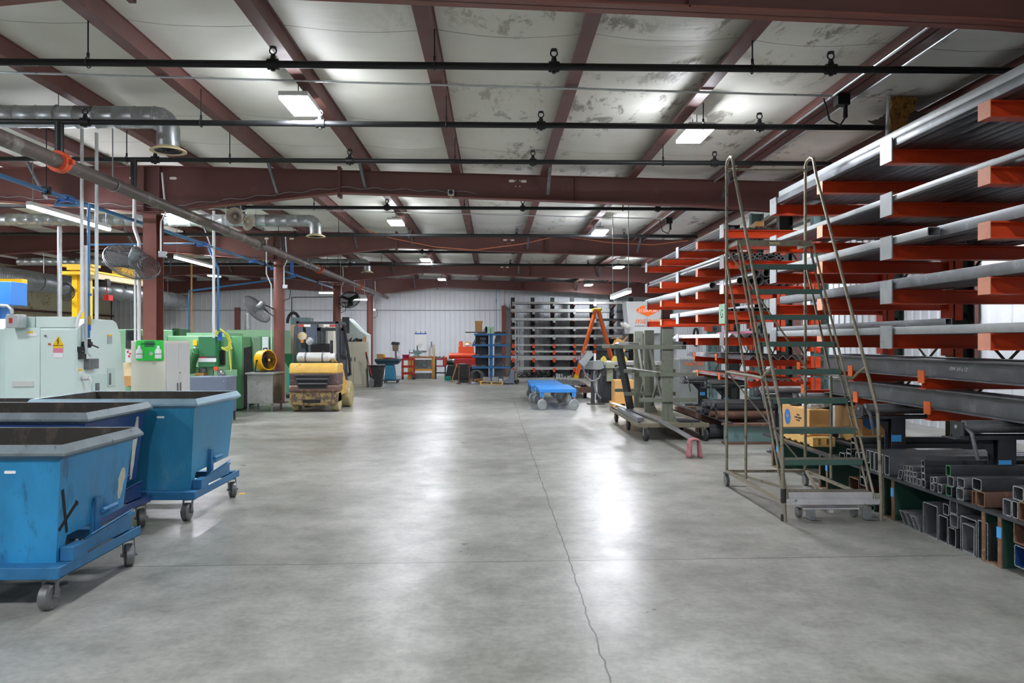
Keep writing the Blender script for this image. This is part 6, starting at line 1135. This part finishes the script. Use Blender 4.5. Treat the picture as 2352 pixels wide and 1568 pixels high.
t = T('bench_vise','grey green bench vise on the wooden workbench','vise',(-3.45,34.3,1.0)); m = MB(); m.lathe([(.16,0),(.17,.03),(.1,.05),(.09,.12)],(0,0,0),Z,16); m.box(-.12,.2,-.08,.08,.1,.22); m.box(-.16,-.08,-.1,.1,.12,.3); m.box(.02,.1,-.1,.1,.12,.3); m.build('body','upright_lt',t,bev=.01); m = MB(); m.cyl((-.35,0,.16),(-.12,0,.16),.02); m.cyl((-.33,0,.05),(-.33,0,.3),.012); m.build('screw','mill_dark',t); m = MB(); m.cyl((0.02,.05,.2),(0.02,.05,.5),.03,.02); m.build('lever','mill_dark',t)
t = T('bench_machine','small pale grey bench machine with dials on the wooden workbench','machine',(-2.78,34.4,1.0)); m = MB(); m.prism([(-.14,0),(.14,0),(.11,.42),(-.13,.42)], (0,-.15,0), X, Z, (0,.3,0)); m.build('body','alu',t,bev=.01); m = MB(); m.cyl((-.0,0,.42),(-.02,0,.56),.07,.03); m.cyl((-.02,0,.56),(-.02,0,.66),.03); m.build('tool_post','mill',t); m = MB()
for z in (.1,.2,.3): m.cyl((0,-.165,z),(0,-.15,z),.03,n=12)
m.build('dials','paper',t)
m = MB(); m.box(-2.66,-2.62,33.86,33.9,0,1.55); m.build('wooden_stake','woodlt',label='yellow wooden stake standing at the end of the workbench',cat='stake')
a = atY(952,765,36.93); b = atY(980,805,36.93); m = MB(); m.box(a.x,b.x,36.92,36.94,b.z,a.z); g = m.build('flip_chart','paper',label='white flip chart sheet with a blue top strip on the back wall',cat='chart'); m = MB(); m.box(a.x,b.x,36.905,36.92,a.z-.05,a.z); m.build('top_strip','bluefit',g); m = MB()
for k in range(3): x = a.x+.08+.22*k; m.cyl((x,36.91,a.z),(x,36.93,a.z+.08),.02,n=8)
m.build('clips','mill',g); m = MB(); m.box(a.x,b.x,36.9,36.92,b.z-.03,b.z); m.build('tray','mill',g); m = MB()
for k in range(5): m.box(a.x+.18,a.x+.18+.22*(1-.12*k),36.916,36.921,b.z+.3-.045*k,b.z+.31-.045*k)
m.build('handwriting','mill',g)
t = T('tool_cart','dark red low tool rack beside the workbench stake','cart',(-2.35,33.9,0))
for z in (.25,.55,.85): m = MB(t); m.box(-2.58,-2.12,33.7,34.1,z,z+.05); m.build('shelf','magenta' if z > .3 else 'mill_dark',t)
for x in (-2.56,-2.14): m = MB(t); m.box(x-.02,x+.02,33.7,34.1,.0,.9); m.build('frame','mill_dark',t)
m = MB(); [m.cyl((-2.5+.06*i,33.9,.901),(-2.5+.06*i,33.9,.96+.03*(i%3)),.022,n=8) for i in range(6)]; m.build('tool_holders','black',label='row of black tool holders on the dark red tool rack',cat='tools')
t = T('belt_grinder','orange belt grinder with a dark motor on a black pedestal','grinder',(-2.0,33.2,0)); m = MB(t); m.box(-2.20,-2.02,33.1,33.4,.62,1.0); m.build('belt_guard','armorange',t,bev=.02); m = MB(t); m.cyl((-2.02,33.25,.78),(-1.7,33.25,.78),.13,n=20); m.build('motor','sawblack',t); m = MB(t); m.cyl((-1.78,33.25,.78),(-1.70,33.25,.78),.14,n=20); m.build('motor_cap','mill',t); m = MB(t); m.prism([(-2.1,0),(-1.5,0),(-1.62,.64),(-1.98,.64)], (0,33.0,0), X, Z, (0,.5,0)); m.build('pedestal','sawblack',t,bev=.02)
t = T('lathe_bed','long orange machine with a rounded cover, under the orange tool box','machine',(-1.4,34.3,0)); m = MB(t); m.cyl((-2.0,34.3,1.02),(-.5,34.3,1.02),.13,n=20); m.build('cover','armorange',t); m = MB(t); m.box(-1.9,-.6,34.1,34.6,.5,.9); m.build('bed','red',t,bev=.02); m = MB(t); m.box(-1.8,-1.5,34.15,34.55,0,.5); m.box(-1.0,-.7,34.15,34.55,0,.5); m.build('legs','sawblack',t)
m = MB(); m.box(-1.58,-.90,34.5,34.9,1.14,1.44); m.build('tool_box','orangebox',label='orange steel tool box on the long orange machine',cat='tool box',bev=.01); m = MB(); m.box(-1.62,-.86,34.66,35.0,0,1.139); m.build('tool_stand','mill_dark',label='dark stand carrying the orange tool box',cat='stand')
clutter([('jar','orangebox','orange jar with a brown lid on the orange tool box','jar',lambda m: (m.cyl((-1.48,34.7,1.44),(-1.48,34.7,1.6),.09,n=16), m.cyl((-1.48,34.7,1.6),(-1.48,34.7,1.68),.08))), ('bowl','paper','white bowl on the orange tool box','bowl',lambda m: m.lathe([(.06,0),(.13,.07),(.13,.11),(.06,.14)],(-1.16,34.65,1.44),Z,18)), ('carton','cardboard','crumpled brown carton behind the white bowl','box',lambda m: (m.cb((-1.22,34.8,1.57),(.16,.14,.18),.4,.2), m.cb((-1.1,34.82,1.56),(.14,.1,.14),.9,.3)))], None)
m = MB(); m.lathe([(.14,0),(.15,.14),(.16,.16),(.145,.15),(.13,.01)],(-1.95,32.6,0),Z,18); m.build('tub','teal',label='teal plastic tub on the floor before the belt grinder',cat='tub')
t = T('storage_tote','black fabric tote with papers on its lid, before the blue shelf rack','tote',(-1.2,31.2,0)); m = MB(t); m.box(-1.42,-.98,31.0,31.5,.12,.74); m.build('tote_body','rubber',t,bev=.03); m = MB(t); m.box(-1.44,-.96,30.98,31.52,.0,.12); m.build('base','sawblack',t,bev=.01); m = MB(t); m.cb((-1.3,31.2,.755),(.25,.2,.015),.3); m.build('papers','conduit',t)
for x in (-1.36,-.94): m = MB(); m.cyl((x,29.9,.03),(x,29.9,.66),.03,n=10); m.box(x-.09,x+.09,29.8,30.0,0,.03); m.box(x-.06,x+.06,29.85,29.95,.66,.70); m.build('jack_stand','rusty',label='thin rusty jack stand before the black tote, '+('nearer the tub' if x < -1.2 else 'nearer the blue rack'),cat='stand')
m = MB(); m.bar((-1.72,31.4,.0),(-1.5,31.5,.75),.07,.03); m.build('plank','wood',label='wooden plank leaning against the black tote',cat='plank')
for k in range(9): m = MB(); a = V((-.9+.05*k,30.5+.1*(k%3),.05+.06*(k%2))); m.cyl(a,a+V((.25,.35,.03)),.04,n=10); m.build('round_offcut',R2.choice(('rust_edge','rusty','wood')),label='round offcut in the heap on the floor by the jack stands',cat='offcut',group='heap of round offcuts')
m = MB(); m.lathe([(.0,.09),(.12,.08),(.2,.03),(.21,0)],(-.75,29.9,0),Z,14); m.build('sand_bag','greyblue',label='grey cloth bag slumped on the floor before the offcut heap',cat='bag')
for k in range(3): m = MB(); m.ring((-.72+.05*k,30.66+.07*k,.26),Y,.24,.014,22,5); m.build('cable_coil','silverhose',label='grey cable loop hanging beside the black tote',cat='cable',group='cable loops by the tote')
# wall things seen through the racks
m = MB(); m.ring((8.46,31.5,1.85),X,.36,.045,28,8); m.build('hose_ring','rubber',label='black hose ring hung on the white wall behind the farther rack',cat='hose')
t = T('fire_extinguisher','red fire extinguisher on the white wall behind the nearer rack','extinguisher',(8.45,14.3,.7)); m = MB(); m.lathe([(.07,0),(.08,.02),(.08,.36),(.04,.43),(.03,.46)],(0,0,0),Z,16); m.build('cylinder','red',t); m = MB(); m.box(-.03,.03,-.02,.02,.46,.52); m.tube([(.02,0,.48),(.09,0,.4),(.09,0,.1)],.012); m.build('valve','black',t)
# ================= camera and view =================
cam = bpy.data.cameras.new('camera'); co = bpy.data.objects.new('camera', cam); C.objects.link(co)
co.location = EYE; co.rotation_euler = (PI/2, 0, -YAW); cam.sensor_width = 36; cam.lens = FP/2352*36; cam.clip_start = .05; cam.clip_end = 200
sc.camera = co
w = bpy.data.worlds.new('world'); sc.world = w; w.use_nodes = True; w.node_tree.nodes['Background'].inputs[0].default_value = (.75,.85,1,1); w.node_tree.nodes['Background'].inputs[1].default_value = .6
vs_ = sc.view_settings; vs_.view_transform = 'Standard'; vs_.look = 'None'; vs_.gamma = 1; vs_.use_curve_mapping = False; vs_.exposure = 1.95
sc.cycles.max_bounces = 8; sc.cycles.diffuse_bounces = 5; sc.cycles.glossy_bounces = 4
